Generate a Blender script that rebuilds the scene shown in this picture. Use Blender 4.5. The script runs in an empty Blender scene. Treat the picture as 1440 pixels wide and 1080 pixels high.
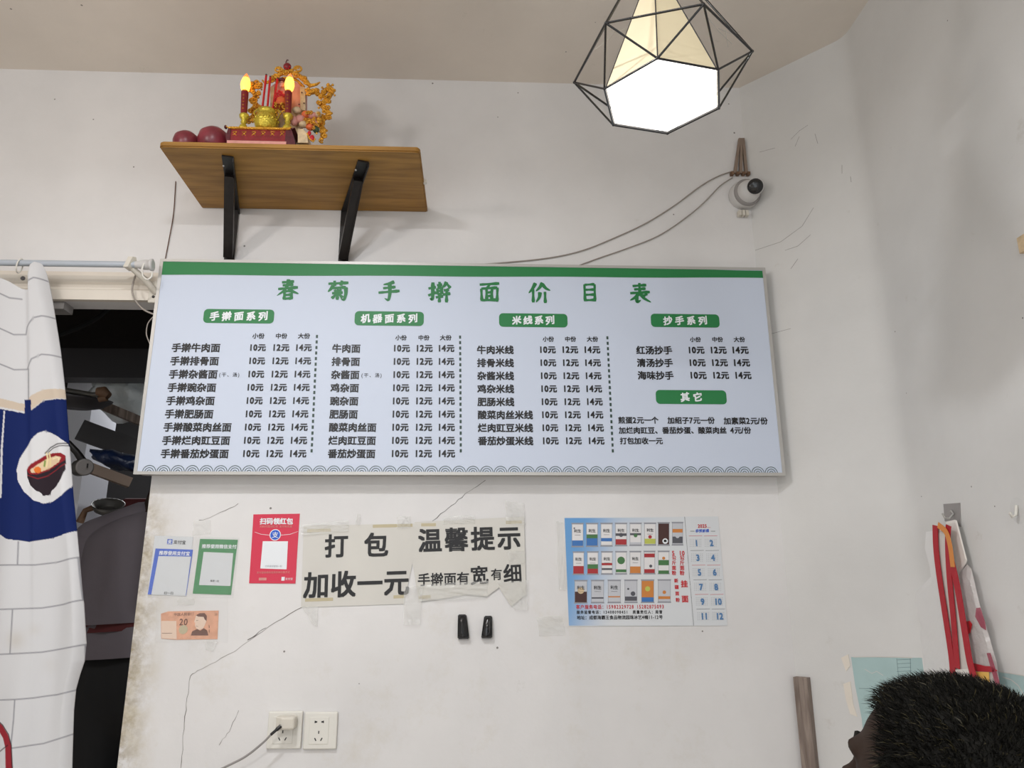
import bpy, bmesh, math, random
import numpy as np
from mathutils import Vector, Matrix
random.seed(7)
SC = bpy.context.scene
COL = SC.collection
PI = math.pi
# ------------------------------------------------------------------ camera
CAM = Vector((0.0, -2.06, 1.2)); F = 1080.0
_p, _y, _r = 0.26735906, 0.0481983, -0.00518281
_f = Vector((math.sin(_y)*math.cos(_p), math.cos(_y)*math.cos(_p), math.sin(_p)))
_rt = Vector((math.cos(_y), -math.sin(_y), 0)); _u = _rt.cross(_f)
RT = _rt*math.cos(_r) + _u*math.sin(_r); UP = -_rt*math.sin(_r) + _u*math.cos(_r); FW = _f
cam = bpy.data.objects.new('camera', bpy.data.cameras.new('camera')); COL.objects.link(cam)
M3 = Matrix((RT, UP, -FW)).transposed()
cam.matrix_world = Matrix.Translation(CAM) @ M3.to_4x4()
cam.data.sensor_width = 36; cam.data.lens = 27.0; cam.data.clip_start = 0.02
SC.camera = cam
# ------------------------------------------------------------------ world, lights, exposure
W = bpy.data.worlds.new('world'); SC.world = W; W.use_nodes = True
W.node_tree.nodes['Background'].inputs[0].default_value = (0.92, 0.97, 1.0, 1)
W.node_tree.nodes['Background'].inputs[1].default_value = 1.6
def area(name, loc, size, power, color=(1, 1, 1), rot=(0, 0, 0), size_y=None):
    l = bpy.data.lights.new(name, 'AREA'); l.energy = power; l.color = color; l.size = size
    if size_y: l.shape = 'RECTANGLE'; l.size_y = size_y
    else: l.shape = 'DISK'
    o = bpy.data.objects.new(name, l); o.location = loc; o.rotation_euler = rot; COL.objects.link(o); return o
area('ceiling_lamp_light', (-0.50, -1.22, 2.44), 0.12, 13.5, (0.98, 1.0, 1.03))
area('rear_lamp_light', (-0.5, -3.2, 2.60), 0.3, 31, (1.0, 0.985, 0.975))
_l = bpy.data.lights.new('side_lamp_light', 'POINT'); _l.energy = 11; _l.shadow_soft_size = 0.07; _l.color = (1.0, 0.93, 0.89)
_o = bpy.data.objects.new('side_lamp_light', _l); _o.location = (-1.2, -1.3, 2.30); COL.objects.link(_o)
area('kitchen_fill_light', (-0.42, 0.98, 1.62), 0.10, 2.2, (0.96, 0.98, 1.0), (0, math.radians(60), 0))  # added fill behind the wall for bag and pillar, no fitting under the hood
area('kitchen_light', (-1.5, 1.6, 2.3), 0.3, 8, (0.95, 0.97, 1.0))
SC.view_settings.view_transform = 'Standard'; SC.view_settings.look = 'None'
SC.view_settings.exposure = 0.0; SC.view_settings.gamma = 1.0; SC.view_settings.use_curve_mapping = False

# ------------------------------------------------------------------ pixel -> world
def ray(px, py): return RT*((px-720)/F) + UP*((540-py)/F) + FW
def py_(px, py, y=0.0):
    d = ray(px, py); return CAM + d*((y-CAM.y)/d.y)
def pz_(px, py, z):
    d = ray(px, py); return CAM + d*((z-CAM.z)/d.z)
def pn_(px, py, q, n):
    d = ray(px, py); return CAM + d*((Vector(q)-CAM).dot(n)/d.dot(n))
def px_(px, py, x):
    d = ray(px, py); return CAM + d*((x-CAM.x)/d.x)

# ------------------------------------------------------------------ materials
def lin(c): return tuple(((v/255)/12.92 if v/255 <= 0.04045 else ((v/255+0.055)/1.055)**2.4) for v in c)
def mat(name, rgb, rough=0.6, metal=0.0, emit=None, es=0.0, var=0.0, vs=20.0, bump=0.0, bs=60.0, alpha=1.0, trans=0.0, spec=0.5, coat=0.0):
    m = bpy.data.materials.new(name); m.use_nodes = True; nt = m.node_tree; b = nt.nodes['Principled BSDF']
    c = lin(rgb)+(1,)
    b.inputs['Base Color'].default_value = c; b.inputs['Roughness'].default_value = rough
    b.inputs['Metallic'].default_value = metal; b.inputs['Specular IOR Level'].default_value = spec
    b.inputs['Coat Weight'].default_value = coat
    if trans: b.inputs['Transmission Weight'].default_value = trans; b.inputs['IOR'].default_value = 1.1
    if alpha < 1: b.inputs['Alpha'].default_value = alpha
    if emit: b.inputs['Emission Color'].default_value = lin(emit)+(1,); b.inputs['Emission Strength'].default_value = es
    if var or bump:
        tc = nt.nodes.new('ShaderNodeTexCoord')
    if var:
        n = nt.nodes.new('ShaderNodeTexNoise'); n.inputs['Scale'].default_value = vs; n.inputs['Detail'].default_value = 5
        nt.links.new(tc.outputs['Object'], n.inputs['Vector'])
        r = nt.nodes.new('ShaderNodeValToRGB')
        r.color_ramp.elements[0].position = 0.3; r.color_ramp.elements[1].position = 0.7
        r.color_ramp.elements[0].color = tuple(v*(1-var) for v in c[:3])+(1,); r.color_ramp.elements[1].color = tuple(min(1, v*(1+var)) for v in c[:3])+(1,)
        nt.links.new(n.outputs['Fac'], r.inputs[0]); nt.links.new(r.outputs[0], b.inputs['Base Color'])
    if bump:
        n = nt.nodes.new('ShaderNodeTexNoise'); n.inputs['Scale'].default_value = bs; n.inputs['Detail'].default_value = 4
        nt.links.new(tc.outputs['Object'], n.inputs['Vector'])
        bp = nt.nodes.new('ShaderNodeBump'); bp.inputs['Strength'].default_value = bump; bp.inputs['Distance'].default_value = 0.01
        nt.links.new(n.outputs['Fac'], bp.inputs['Height']); nt.links.new(bp.outputs[0], b.inputs['Normal'])
    return m

def wall_mat(name, rgb, stain=False, specks=True):
    m = mat(name, rgb, rough=0.55, spec=0.3); nt = m.node_tree; N = nt.nodes; L = nt.links; b = N['Principled BSDF']
    geo = N.new('ShaderNodeNewGeometry'); P = geo.outputs['Position']
    def noise(sc, det=4, rough=0.55):
        n = N.new('ShaderNodeTexNoise'); n.inputs['Scale'].default_value = sc; n.inputs['Detail'].default_value = det
        n.inputs['Roughness'].default_value = rough; L.new(P, n.inputs['Vector']); return n.outputs['Fac']
    def rng(v, a, bb, c=0.0, d=1.0):
        r = N.new('ShaderNodeMapRange'); r.inputs[1].default_value = a; r.inputs[2].default_value = bb
        r.inputs[3].default_value = c; r.inputs[4].default_value = d; L.new(v, r.inputs[0]); return r.outputs[0]
    def math_(op, a, bb):
        q = N.new('ShaderNodeMath'); q.operation = op
        for i, v in enumerate((a, bb)):
            if isinstance(v, (int, float)): q.inputs[i].default_value = v
            else: L.new(v, q.inputs[i])
        return q.outputs[0]
    def mix(f, a, bb):
        x = N.new('ShaderNodeMix'); x.data_type = 'RGBA'
        if isinstance(f, float): x.inputs[0].default_value = f
        else: L.new(f, x.inputs[0])
        for i, v in ((6, a), (7, bb)):
            if isinstance(v, tuple): x.inputs[i].default_value = lin(v)+(1,)
            else: L.new(v, x.inputs[i])
        return x.outputs[2]
    dk = tuple(v*0.95 for v in rgb)
    col = mix(rng(noise(2.3, 5), 0.35, 0.65), rgb, dk)
    # scuffs
    col = mix(rng(noise(13, 6, 0.7), 0.66, 0.8, 0, 0.35), col, (170, 162, 148))
    if specks:
        v = N.new('ShaderNodeTexVoronoi'); v.inputs['Scale'].default_value = 15; L.new(P, v.inputs['Vector'])
        sep = N.new('ShaderNodeSeparateColor'); L.new(v.outputs['Color'], sep.inputs[0])
        d = math_('LESS_THAN', v.outputs['Distance'], math_('MULTIPLY', math_('SUBTRACT', sep.outputs[0], 0.5), 0.11))
        col = mix(math_('MULTIPLY', d, 0.75), col, (70, 60, 52))
    if stain:
        sx = N.new('ShaderNodeSeparateXYZ'); L.new(P, sx.inputs[0])
        edge = rng(sx.outputs[0], -0.855, -0.76, 1, 0)
        zz = rng(sx.outputs[2], 1.5, 1.35, 0, 1)
        s = math_('MULTIPLY', math_('MULTIPLY', edge, zz), rng(noise(15, 7, 0.7), 0.38, 0.66))
        s2 = math_('MULTIPLY', math_('MULTIPLY', rng(sx.outputs[0], -0.86, -0.79, 1, 0), zz), rng(noise(34, 6, 0.7), 0.42, 0.6))
        col = mix(rng(s, 0, 1, 0, 0.75), col, (178, 160, 112))
        col = mix(rng(s2, 0, 1, 0, 0.6), col, (128, 106, 62))
        # grime under the board
        g = math_('MULTIPLY', math_('MULTIPLY', rng(sx.outputs[2], 1.42, 1.15, 0, 1), rng(noise(5, 7, 0.75), 0.52, 0.72)), rng(sx.outputs[0], 0.82, 0.6, 0, 1))
        col = mix(rng(g, 0, 1, 0, 0.3), col, (196, 186, 160))
    L.new(col, b.inputs['Base Color'])
    bp = N.new('ShaderNodeBump'); bp.inputs['Strength'].default_value = 0.25; bp.inputs['Distance'].default_value = 0.01
    L.new(math_('ADD', math_('MULTIPLY', noise(6, 5), 0.8), math_('MULTIPLY', noise(55, 3), 0.12)), bp.inputs['Height'])
    L.new(bp.outputs[0], b.inputs['Normal'])
    return m

M = {}
M['wall'] = wall_mat('wall_paint', (232, 230, 229), stain=True)
M['wall2'] = wall_mat('side_wall_paint', (223, 222, 220))
M['ceil'] = wall_mat('ceiling_paint', (234, 225, 214))
M['dark'] = mat('kitchen_dark_grey', (48, 46, 46), 0.9, var=0.25, vs=3)  # mottled dark grey for kitchen walls and counter
M['floor'] = mat('floor_tile', (186, 176, 165), 0.5, var=0.1, vs=4)
M['wood'] = mat('shelf_wood', (176, 134, 84), 0.5)
M['black'] = mat('black_metal', (26, 22, 21), 0.45, 0.0, var=0.35, vs=70)
M['blackp'] = mat('black_plastic', (20, 20, 23), 0.2, coat=0.3)
M['alu'] = mat('aluminium', (190, 188, 184), 0.4, 0.35)
M['white'] = mat('white_plastic', (226, 223, 215), 0.35)
M['ivory'] = mat('ivory_plastic', (214, 208, 196), 0.4)
M['trim'] = mat('painted_trim', (226, 218, 206), 0.5, var=0.05, vs=8)
M['rod'] = mat('rod_enamel', (188, 196, 206), 0.3, 0.2)
M['grey'] = mat('grey_plastic', (150, 146, 144), 0.5)
M['dgrey'] = mat('dark_grey', (62, 60, 62), 0.5)
M['face'] = mat('board_film', (205, 214, 231), 0.5, spec=0.35)
M['green'] = mat('print_green', (30, 124, 66), 0.5)
M['greend'] = mat('print_green_title', (26, 118, 60), 0.5)
M['ink'] = mat('print_ink', (24, 23, 26), 0.5)
M['dash'] = mat('print_dark_green', (46, 70, 62), 0.5)
M['pwhite'] = mat('print_white', (236, 240, 244), 0.5)
M['paper'] = mat('paper', (214, 211, 204), 0.6, var=0.03, vs=8)
M['paper2'] = mat('poster_paper', (216, 219, 222), 0.45)
M['blue'] = mat('print_blue', (38, 92, 205), 0.4)
M['bgreen'] = mat('sticker_green', (32, 134, 66), 0.35)
M['red'] = mat('print_red', (214, 42, 74), 0.35)
M['redink'] = mat('print_red_ink', (200, 36, 44), 0.5)
M['sky'] = mat('print_sky', (128, 172, 216), 0.45)
M['sky2'] = mat('print_sky_pale', (182, 202, 222), 0.45)
M['calblue'] = mat('print_calendar_blue', (84, 128, 176), 0.5)
M['calgrey'] = mat('print_calendar_grey', (150, 152, 158), 0.5)
M['tapey'] = mat('aged_tape', (192, 180, 148), 0.4)
M['tape'] = mat('clear_tape', (240, 240, 236), 0.12, alpha=0.30, bump=0.6, bs=60, spec=0.9)
M['sleeve'] = mat('clear_sleeve', (226, 226, 224), 0.1, alpha=0.07, bump=0.4, bs=40, spec=0.8)
M['note'] = mat('banknote_orange', (222, 166, 136), 0.6, var=0.12, vs=60)
M['noteb'] = mat('banknote_brown', (112, 74, 62), 0.6)
M['notep'] = mat('banknote_pale', (232, 206, 186), 0.6)
M['crack'] = mat('crack_grey', (112, 104, 98), 0.9)  # mid grey of the hairline cracks and scratches
M['crackd'] = mat('crack_deep', (52, 46, 42), 0.9)
M['gold'] = mat('gold_paint', (240, 176, 62), 0.25, 0.55, var=0.2, vs=90, bump=0.8, bs=160)
M['brass'] = mat('brass_plastic', (214, 192, 70), 0.2, 0.6, bump=0.4, bs=120)
M['lac'] = mat('red_lacquer', (132, 26, 34), 0.35, var=0.2, vs=80)
M['lacd'] = mat('dark_red_lacquer', (84, 22, 34), 0.4, var=0.3, vs=90)
M['pink'] = mat('pink_plaster', (214, 150, 140), 0.5, var=0.12, vs=50)
M['cream'] = mat('cream_plaster', (210, 186, 150), 0.5, var=0.2, vs=80)
M['orange'] = mat('orange_plaster', (226, 110, 60), 0.45, var=0.2, vs=80)
M['flower'] = mat('red_cloth_flower', (196, 22, 34), 0.5)
M['jade'] = mat('green_plaster', (70, 96, 70), 0.35)
M['bulb'] = mat('flame_bulb', (255, 190, 90), 0.3, emit=(255, 196, 74), es=2.6)
M['bulbt'] = mat('flame_bulb_tip', (255, 130, 70), 0.3, emit=(255, 120, 50), es=1.5)
M['apple'] = mat('apple_skin', (128, 44, 56), 0.35, var=0.3, vs=30)
M['lampw'] = mat('lamp_diffuser', (255, 255, 255), 0.5, emit=(255, 253, 250), es=2.6)
M['shade'] = mat('lamp_shade_film', (224, 212, 182), 0.5, emit=(255, 236, 190), es=0.22, var=0.05, vs=12)
M['skin'] = mat('skin', (50, 38, 31), 0.75, spec=0.2)
M['hair'] = mat('hair', (17, 16, 12), 0.7, spec=0.2)
M['hair2'] = mat('hair_highlight', (66, 60, 36), 0.5)  # olive strands, the hair's highlights put into their colour
M['shirt'] = mat('grey_shirt', (104, 97, 103), 0.85, bump=0.3, bs=14)
M['tee'] = mat('dark_tee', (40, 40, 46), 0.85)
M['mar'] = mat('maroon_cloth', (84, 28, 30), 0.8)
M['trous'] = mat('black_trousers', (18, 18, 20), 0.85)
M['film'] = mat('turquoise_film', (170, 196, 196), 0.4, var=0.06, vs=12, bump=0.3, bs=20)
M['filmd'] = mat('film_line', (92, 116, 122), 0.5)
M['strapr'] = mat('red_strap', (176, 30, 44), 0.6)
M['strapo'] = mat('orange_strap', (218, 140, 70), 0.6)
M['clothw'] = mat('white_cloth', (214, 208, 202), 0.8)
M['plas'] = mat('thin_white_plastic', (244, 243, 242), 0.4, alpha=0.85, bump=0.5, bs=25)
M['plasc'] = mat('clear_bag_plastic', (236, 230, 228), 0.2, alpha=0.6, bump=0.8, bs=30, spec=0.9)
M['plasr'] = mat('pink_tinted_plastic', (176, 62, 90), 0.3, alpha=0.6)
M['yellow'] = mat('yellow_card', (232, 186, 96), 0.6)
M['card'] = mat('white_card', (232, 228, 222), 0.4)
M['batten'] = mat('weathered_wood', (134, 118, 108), 0.8)
M['bagw'] = mat('kitchen_bag_plastic', (226, 232, 232), 0.25, alpha=0.92, bump=1.0, bs=22, spec=0.9)
M['bagb'] = mat('dark_blue_plastic', (22, 38, 72), 0.3, bump=0.8, bs=30)
M['pil'] = mat('kitchen_pillar_paint', (226, 226, 232), 0.6)
M['steel'] = mat('dull_steel', (100, 98, 94), 0.45, 0.5)
M['brown'] = mat('brown_handle', (112, 84, 62), 0.6, var=0.3, vs=30)
M['cable'] = mat('cream_cable', (158, 150, 142), 0.5)
M['brownc'] = mat('brown_wire', (96, 66, 52), 0.5)
M['flat'] = mat('flat_brown_cable', (140, 122, 108), 0.6)
M['camw'] = mat('camera_housing', (206, 204, 202), 0.4)
M['web'] = mat('cobweb', (190, 186, 180), 0.8)
M['brownp'] = mat('pack_brown', (70, 38, 34), 0.5); M['packo'] = mat('pack_orange', (206, 130, 60), 0.5)
M['packg'] = mat('pack_green', (70, 120, 70), 0.5); M['packr'] = mat('pack_red', (170, 44, 50), 0.5)
M['packb'] = mat('pack_blue', (60, 116, 184), 0.5); M['packs'] = mat('pack_silver', (196, 198, 204), 0.5)
M['packl'] = mat('pack_lime', (190, 196, 90), 0.5); M['packd'] = mat('pack_dark', (84, 84, 92), 0.5)
M['packw'] = mat('pack_white', (228, 226, 226), 0.5); M['packe'] = mat('pack_edge', (150, 152, 160), 0.5)
def grain(m, a, b, axis, sc=(3, 40, 3)):
    nt = m.node_tree; N = nt.nodes; L = nt.links
    tc = N.new('ShaderNodeNewGeometry'); mp = N.new('ShaderNodeMapping'); mp.inputs['Scale'].default_value = sc
    L.new(tc.outputs['Position'], mp.inputs[0]); n = N.new('ShaderNodeTexNoise'); n.inputs['Scale'].default_value = 1.6; n.inputs['Detail'].default_value = 6
    n.inputs['Distortion'].default_value = 0.6
    L.new(mp.outputs[0], n.inputs['Vector']); r = N.new('ShaderNodeValToRGB')
    r.color_ramp.elements[0].position = 0.35; r.color_ramp.elements[1].position = 0.68
    r.color_ramp.elements[0].color = lin(a)+(1,); r.color_ramp.elements[1].color = lin(b)+(1,)
    L.new(n.outputs['Fac'], r.inputs[0]); L.new(r.outputs[0], N['Principled BSDF'].inputs['Base Color'])
grain(M['wood'], (138, 96, 32), (174, 128, 54), 0, (3, 30, 30))
grain(M['batten'], (112, 98, 90), (152, 138, 128), 0, (60, 60, 5))

# ------------------------------------------------------------------ mesh builder
class MB:
    def __init__(s, mt=None):
        s.v = []; s.f = []; s.mi = []; s.sm = []; s.mats = []; s.cur = mt
    def _m(s, m):
        m = m or s.cur
        if m not in s.mats: s.mats.append(m)
        return s.mats.index(m)
    def add(s, vs, fs, m=None, smooth=False):
        b = len(s.v); s.v.extend([tuple(v) for v in vs]); k = s._m(m)
        for f in fs:
            s.f.append(tuple(i+b for i in f)); s.mi.append(k); s.sm.append(smooth)
    def poly(s, pts, m=None): s.add(pts, [tuple(range(len(pts)))], m)
    def prism(s, pts, off, m=None):
        off = Vector(off); n = len(pts); p = [Vector(q) for q in pts]; q = [a+off for a in p]
        s.add(p+q, [tuple(range(n)), tuple(range(2*n-1, n-1, -1))]+[(i, (i+1) % n, (i+1) % n+n, i+n)[::-1] for i in range(n)], m)
    def box(s, lo, hi, m=None, mx=None):
        x0, y0, z0 = lo; x1, y1, z1 = hi
        v = [Vector(c) for c in ((x0, y0, z0), (x1, y0, z0), (x1, y1, z0), (x0, y1, z0), (x0, y0, z1), (x1, y0, z1), (x1, y1, z1), (x0, y1, z1))]
        if mx is not None: v = [mx @ c for c in v]
        s.add(v, [(0, 3, 2, 1), (4, 5, 6, 7), (0, 1, 5, 4), (1, 2, 6, 5), (2, 3, 7, 6), (3, 0, 4, 7)], m)
    def bbox(s, lo, hi, bev, m=None, mx=None, seg=2):
        bm = bmesh.new(); bmesh.ops.create_cube(bm, size=1)
        c = [(a+b)/2 for a, b in zip(lo, hi)]; d = [abs(b-a) for a, b in zip(lo, hi)]
        for v in bm.verts: v.co = Vector((v.co.x*d[0]+c[0], v.co.y*d[1]+c[1], v.co.z*d[2]+c[2]))
        bmesh.ops.bevel(bm, geom=list(bm.edges), offset=bev, segments=seg, affect='EDGES', profile=0.5)
        s.bm(bm, m, mx)
    def bm(s, bm, m=None, mx=None, smooth=False):
        bm.verts.index_update(); v = [(mx @ x.co if mx is not None else x.co.copy()) for x in bm.verts]
        f = [tuple(q.index for q in p.verts) for p in bm.faces]; bm.free(); s.add(v, f, m, smooth)
    def tube(s, pts, r, m=None, n=8, cap=True):
        p = [Vector(q) for q in pts]; rr = r if isinstance(r, (list, tuple)) else [r]*len(p)
        t0 = (p[1]-p[0]).normalized(); a = t0.orthogonal().normalized(); vs = []
        for i, q in enumerate(p):
            t = (p[min(i+1, len(p)-1)]-p[max(i-1, 0)]).normalized()
            a = (a - t*a.dot(t)).normalized(); b = t.cross(a)
            for k in range(n):
                w = 2*PI*k/n; vs.append(q+(a*math.cos(w)+b*math.sin(w))*rr[i])
        fs = [(i*n+k, i*n+(k+1) % n, (i+1)*n+(k+1) % n, (i+1)*n+k) for i in range(len(p)-1) for k in range(n)]
        s.add(vs, fs, m, True)
        if cap:
            e = len(p)-1
            s.add([vs[k] for k in range(n)], [tuple(range(n-1, -1, -1))], m); s.add([vs[e*n+k] for k in range(n)], [tuple(range(n))], m)
    def lathe(s, prof, base, ax=(0, 0, 1), m=None, n=20, smooth=True):
        ax = Vector(ax).normalized(); a = ax.orthogonal().normalized(); b = ax.cross(a); base = Vector(base); vs = []
        for r, h in prof:
            for k in range(n):
                w = 2*PI*k/n; vs.append(base+ax*h+(a*math.cos(w)+b*math.sin(w))*max(r, 1e-5))
        fs = [(i*n+k, i*n+(k+1) % n, (i+1)*n+(k+1) % n, (i+1)*n+k) for i in range(len(prof)-1) for k in range(n)]
        s.add(vs, fs, m, smooth)
        e = len(prof)-1
        s.add(vs[:n], [tuple(range(n-1, -1, -1))], m); s.add(vs[e*n:], [tuple(range(n))], m)
    def ell(s, c, r, m=None, nu=14, nv=9, mx=None):
        c = Vector(c); r = (r, r, r) if isinstance(r, (int, float)) else r; vs = []
        for j in range(nv+1):
            t = PI*j/nv
            for i in range(nu):
                w = 2*PI*i/nu; v = Vector((r[0]*math.sin(t)*math.cos(w), r[1]*math.sin(t)*math.sin(w), r[2]*math.cos(t)))
                if mx is not None: v = mx @ v
                vs.append(c+v)
        fs = [(j*nu+i, (j+1)*nu+i, (j+1)*nu+(i+1) % nu, j*nu+(i+1) % nu) for j in range(nv) for i in range(nu)]
        s.add(vs, fs, m, True)
    def capsule(s, a, b, ra, rb, m=None, n=14):
        a = Vector(a); b = Vector(b); s.tube([a, b], [ra, rb], m, n); s.ell(a, ra, m); s.ell(b, rb, m)
    def strip(s, pts, widths, nrm, m=None):   # flat ribbon in the plane with normal nrm
        p = [Vector(q) for q in pts]; nrm = Vector(nrm); L = []; R = []
        for i, q in enumerate(p):
            t = (p[min(i+1, len(p)-1)]-p[max(i-1, 0)]).normalized(); sd = nrm.cross(t).normalized()*(widths[i]/2)
            L.append(q+sd); R.append(q-sd)
        n = len(p); s.add(L+R, [(i, i+n, i+n+1, i+1) for i in range(n-1)], m)
    def build(s, name, parent=None, **kw):
        me = bpy.data.meshes.new(name); me.from_pydata(s.v, [], s.f)
        for m in s.mats: me.materials.append(m)
        me.polygons.foreach_set('material_index', s.mi); me.polygons.foreach_set('use_smooth', s.sm); me.update()
        o = bpy.data.objects.new(name, me); COL.objects.link(o)
        if parent is not None:
            o.parent = parent; o.matrix_parent_inverse = parent.matrix_world.inverted()
        for k, v in kw.items(): o[{'label': 'label', 'cat': 'category', 'group': 'group', 'kind': 'kind'}[k]] = v
        return o
def thing(name, label, cat, loc, group=None):
    o = bpy.data.objects.new(name, None); COL.objects.link(o); o.location = loc; o.empty_display_size = 0.05
    o['label'] = label; o['category'] = cat
    if group: o['group'] = group
    o.matrix_world = Matrix.Translation(Vector(loc)); return o

# ------------------------------------------------------------------ lettering
_glyph = {}
_fc = bpy.data.curves.new('type', 'FONT'); _fc.size = 1; _fc.resolution_u = 2
_fo = bpy.data.objects.new('type', _fc); COL.objects.link(_fo)
def glyphs(chars):
    for ch in chars:
        if ch in _glyph or ch == ' ': continue
        _fc.body = ch; bpy.context.view_layer.update()
        e = _fo.evaluated_get(bpy.context.evaluated_depsgraph_get()); me = e.to_mesh()
        v = [(q.co.x, q.co.y) for q in me.vertices]; f = [tuple(p.vertices) for p in me.polygons]
        xs = [q[0] for q in v] or [0]
        wide = ord(ch) > 0x2000
        adv = 1.0 if wide else (max(xs)+0.07)
        if ch in '0123456789': adv = 0.56
        if ch == '1': v = [(x+0.02, y) for x, y in v]
        _glyph[ch] = (v, f, adv); e.to_mesh_clear()
_glyph[' '] = ([], [], 0.5)
def text(mb, s, A, B, m, bold=0.02, em=None, nrm=(0, -1, 0), off=0.0006, shear=0.0, sx=1.0, squash=1.0):
    """string s written from A to B (vertical centre of the line), stretched to fit"""
    glyphs(s); A = Vector(A); B = Vector(B); n = Vector(nrm).normalized(); d = (B-A); Wd = d.length; d = d/Wd; up = n.cross(d).normalized()
    nat = sum(_glyph[c][2] for c in s); e = em or Wd/nat
    gap = 0.0 if em is None else ((Wd - nat*e*sx)/max(1, len(s)-1)); x = 0.0
    k = 0
    copies = [(-bold, -bold), (bold, -bold), (bold, bold), (-bold, bold)] if bold else [(0, 0)]
    for c in s:
        v, f, adv = _glyph[c]
        wide = ord(c) > 0x2000
        yc = 0.375 if wide else 0.345
        g = 1.0 if wide else 1.12
        for ci, (bx, by) in enumerate(copies if v else []):
            o2 = n*(off+ci*0.00005)
            pts = []
            for (vx, vy) in v:
                X = x + (vx+bx)*e*sx; Y = ((vy-yc)*g+by+shear*(vx-adv/2))*e*squash
                pts.append(A+d*X+up*Y+o2)
            mb.add(pts, f, m)
        x += adv*e*sx+gap
    return e

BR = {  # brush strokes on a 100 grid (x right, y down)
'春': [[(22,18),(74,13)],[(26,32),(72,27)],[(8,49),(92,40)],[(50,3),(48,30),(36,55),(5,80)],[(52,42),(68,58),(97,70)],[(36,60),(37,98)],[(36,60),(68,56)],[(68,56),(67,96)],[(38,77),(66,74)],[(38,93),(67,91)]],
'菊': [[(8,18),(94,12)],[(34,3),(36,28)],[(66,2),(62,26)],[(30,26),(20,42),(8,56)],[(26,38),(84,33)],[(84,33),(86,62),(80,94),(64,86)],[(36,46),(43,55)],[(64,42),(57,53)],[(26,62),(72,58)],[(50,42),(50,92)],[(48,62),(26,86)],[(52,62),(73,82)]],
'手': [[(72,6),(48,16),(24,20)],[(24,37),(78,30)],[(5,58),(96,48)],[(52,15),(55,60),(50,95),(32,83)]],
'擀': [[(3,35),(36,28)],[(22,6),(23,90),(10,80)],[(3,68),(37,52)],[(40,20),(63,16)],[(51,3),(51,30)],[(42,34),(43,62)],[(42,34),(62,31)],[(62,31),(62,60)],[(43,47),(61,45)],[(43,61),(62,59)],[(36,76),(68,70)],[(52,62),(52,99)],[(82,3),(74,20),(62,32)],[(80,8),(99,32)],[(70,43),(93,39)],[(66,63),(99,57)],[(83,42),(83,99)]],
'面': [[(8,15),(94,8)],[(52,12),(42,31)],[(15,34),(18,92)],[(15,34),(86,28)],[(86,28),(84,94)],[(18,88),(84,85)],[(38,34),(39,86)],[(62,32),(61,86)],[(40,52),(60,50)],[(40,69),(60,67)]],
'价': [[(35,5),(22,32),(4,54)],[(24,34),(24,97)],[(66,3),(54,26),(36,44)],[(64,10),(80,30),(100,40)],[(54,48),(52,72),(36,96)],[(76,46),(77,99)]],
'目': [[(26,8),(27,96)],[(26,10),(76,6)],[(76,6),(75,96)],[(28,36),(74,34)],[(28,62),(74,60)],[(27,90),(75,88)]],
'表': [[(18,18),(80,12)],[(24,34),(76,29)],[(6,52),(94,45)],[(49,3),(49,48)],[(46,52),(28,72),(4,86)],[(34,66),(34,96),(52,84)],[(82,54),(62,66)],[(50,52),(66,76),(97,94)]],
}
def brush(mb, ch, c, size, m, nrm=(0, -1, 0), off=0.0006):
    c = Vector(c); n = Vector(nrm); d = Vector((1, 0, 0)); up = Vector((0, 0, 1))
    for si, st in enumerate(BR[ch]):
        pts = []; w = []; fine = []
        for i in range(len(st)-1):
            for k in range(6):
                t = k/6; fine.append((st[i][0]*(1-t)+st[i+1][0]*t, st[i][1]*(1-t)+st[i+1][1]*t))
        fine.append(st[-1])
        if len(st) > 2:
            for _ in range(3):
                fine = [fine[0]]+[((a[0]+2*b[0]+q[0])/4, (a[1]+2*b[1]+q[1])/4) for a, b, q in zip(fine, fine[1:], fine[2:])]+[fine[-1]]
        N = len(fine)-1
        for i, (x, y) in enumerate(fine):
            t = i/N
            wd = 15.5*(1.0-0.35*math.sin(PI*min(1, t*1.25)))
            if len(st) > 2: wd = 16.0*(1-t)**0.55+2.5
            if t > 0.93: wd *= 0.72
            if t < 0.05: wd *= 0.7
            pts.append(c+d*((x-50)/100*size)+up*((50-y)/100*size)+n*(off+si*0.00004)); w.append(wd/100*size)
        mb.strip(pts, w, n, m)

# ================================================================== SETTING
XC, YC = 0.824, 0.0
XR, YR = 1.050, -0.238
ZT = 2.742
JX = (py_(213, 670).x+py_(165, 1080).x)/2
ZL = py_(110, 424).z       # underside of lintel
TH = 0.06
m = MB(M['wall'])
m.box((JX, 0, 0), (XC, TH, ZT)); m.box((-1.75, 0, ZL), (JX, TH, ZT)); m.box((-3.0, 0, 0), (-1.75, TH, ZT))
wall_back = m.build('wall_back', kind='structure')
cn = Vector((YR-YC, -(XR-XC), 0)).normalized()      # chamfer normal into the room
if cn.y > 0: cn = -cn
dch = Vector((XR-XC, YR-YC, 0)).normalized(); K_ = Vector((XR, YR, 0)); FIL = 0.035
ca_ = K_-dch*FIL; cb_ = K_+Vector((0, -FIL, 0))
m = MB(M['wall2']); m.prism([(XC, 0, 0), tuple(ca_), (ca_.x, ca_.y, ZT), (XC, 0, ZT)], -cn*0.06); wall_corner = m.build('wall_corner', kind='structure')
m = MB(M['wall2']); arc_ = [ca_*(1-t)**2+K_*2*t*(1-t)+cb_*t*t for t in [i/12 for i in range(13)]]
m.add([tuple(p) for p in arc_]+[(p.x, p.y, ZT) for p in arc_], [(i, i+1, i+14, i+13) for i in range(12)], None, True)
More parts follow.
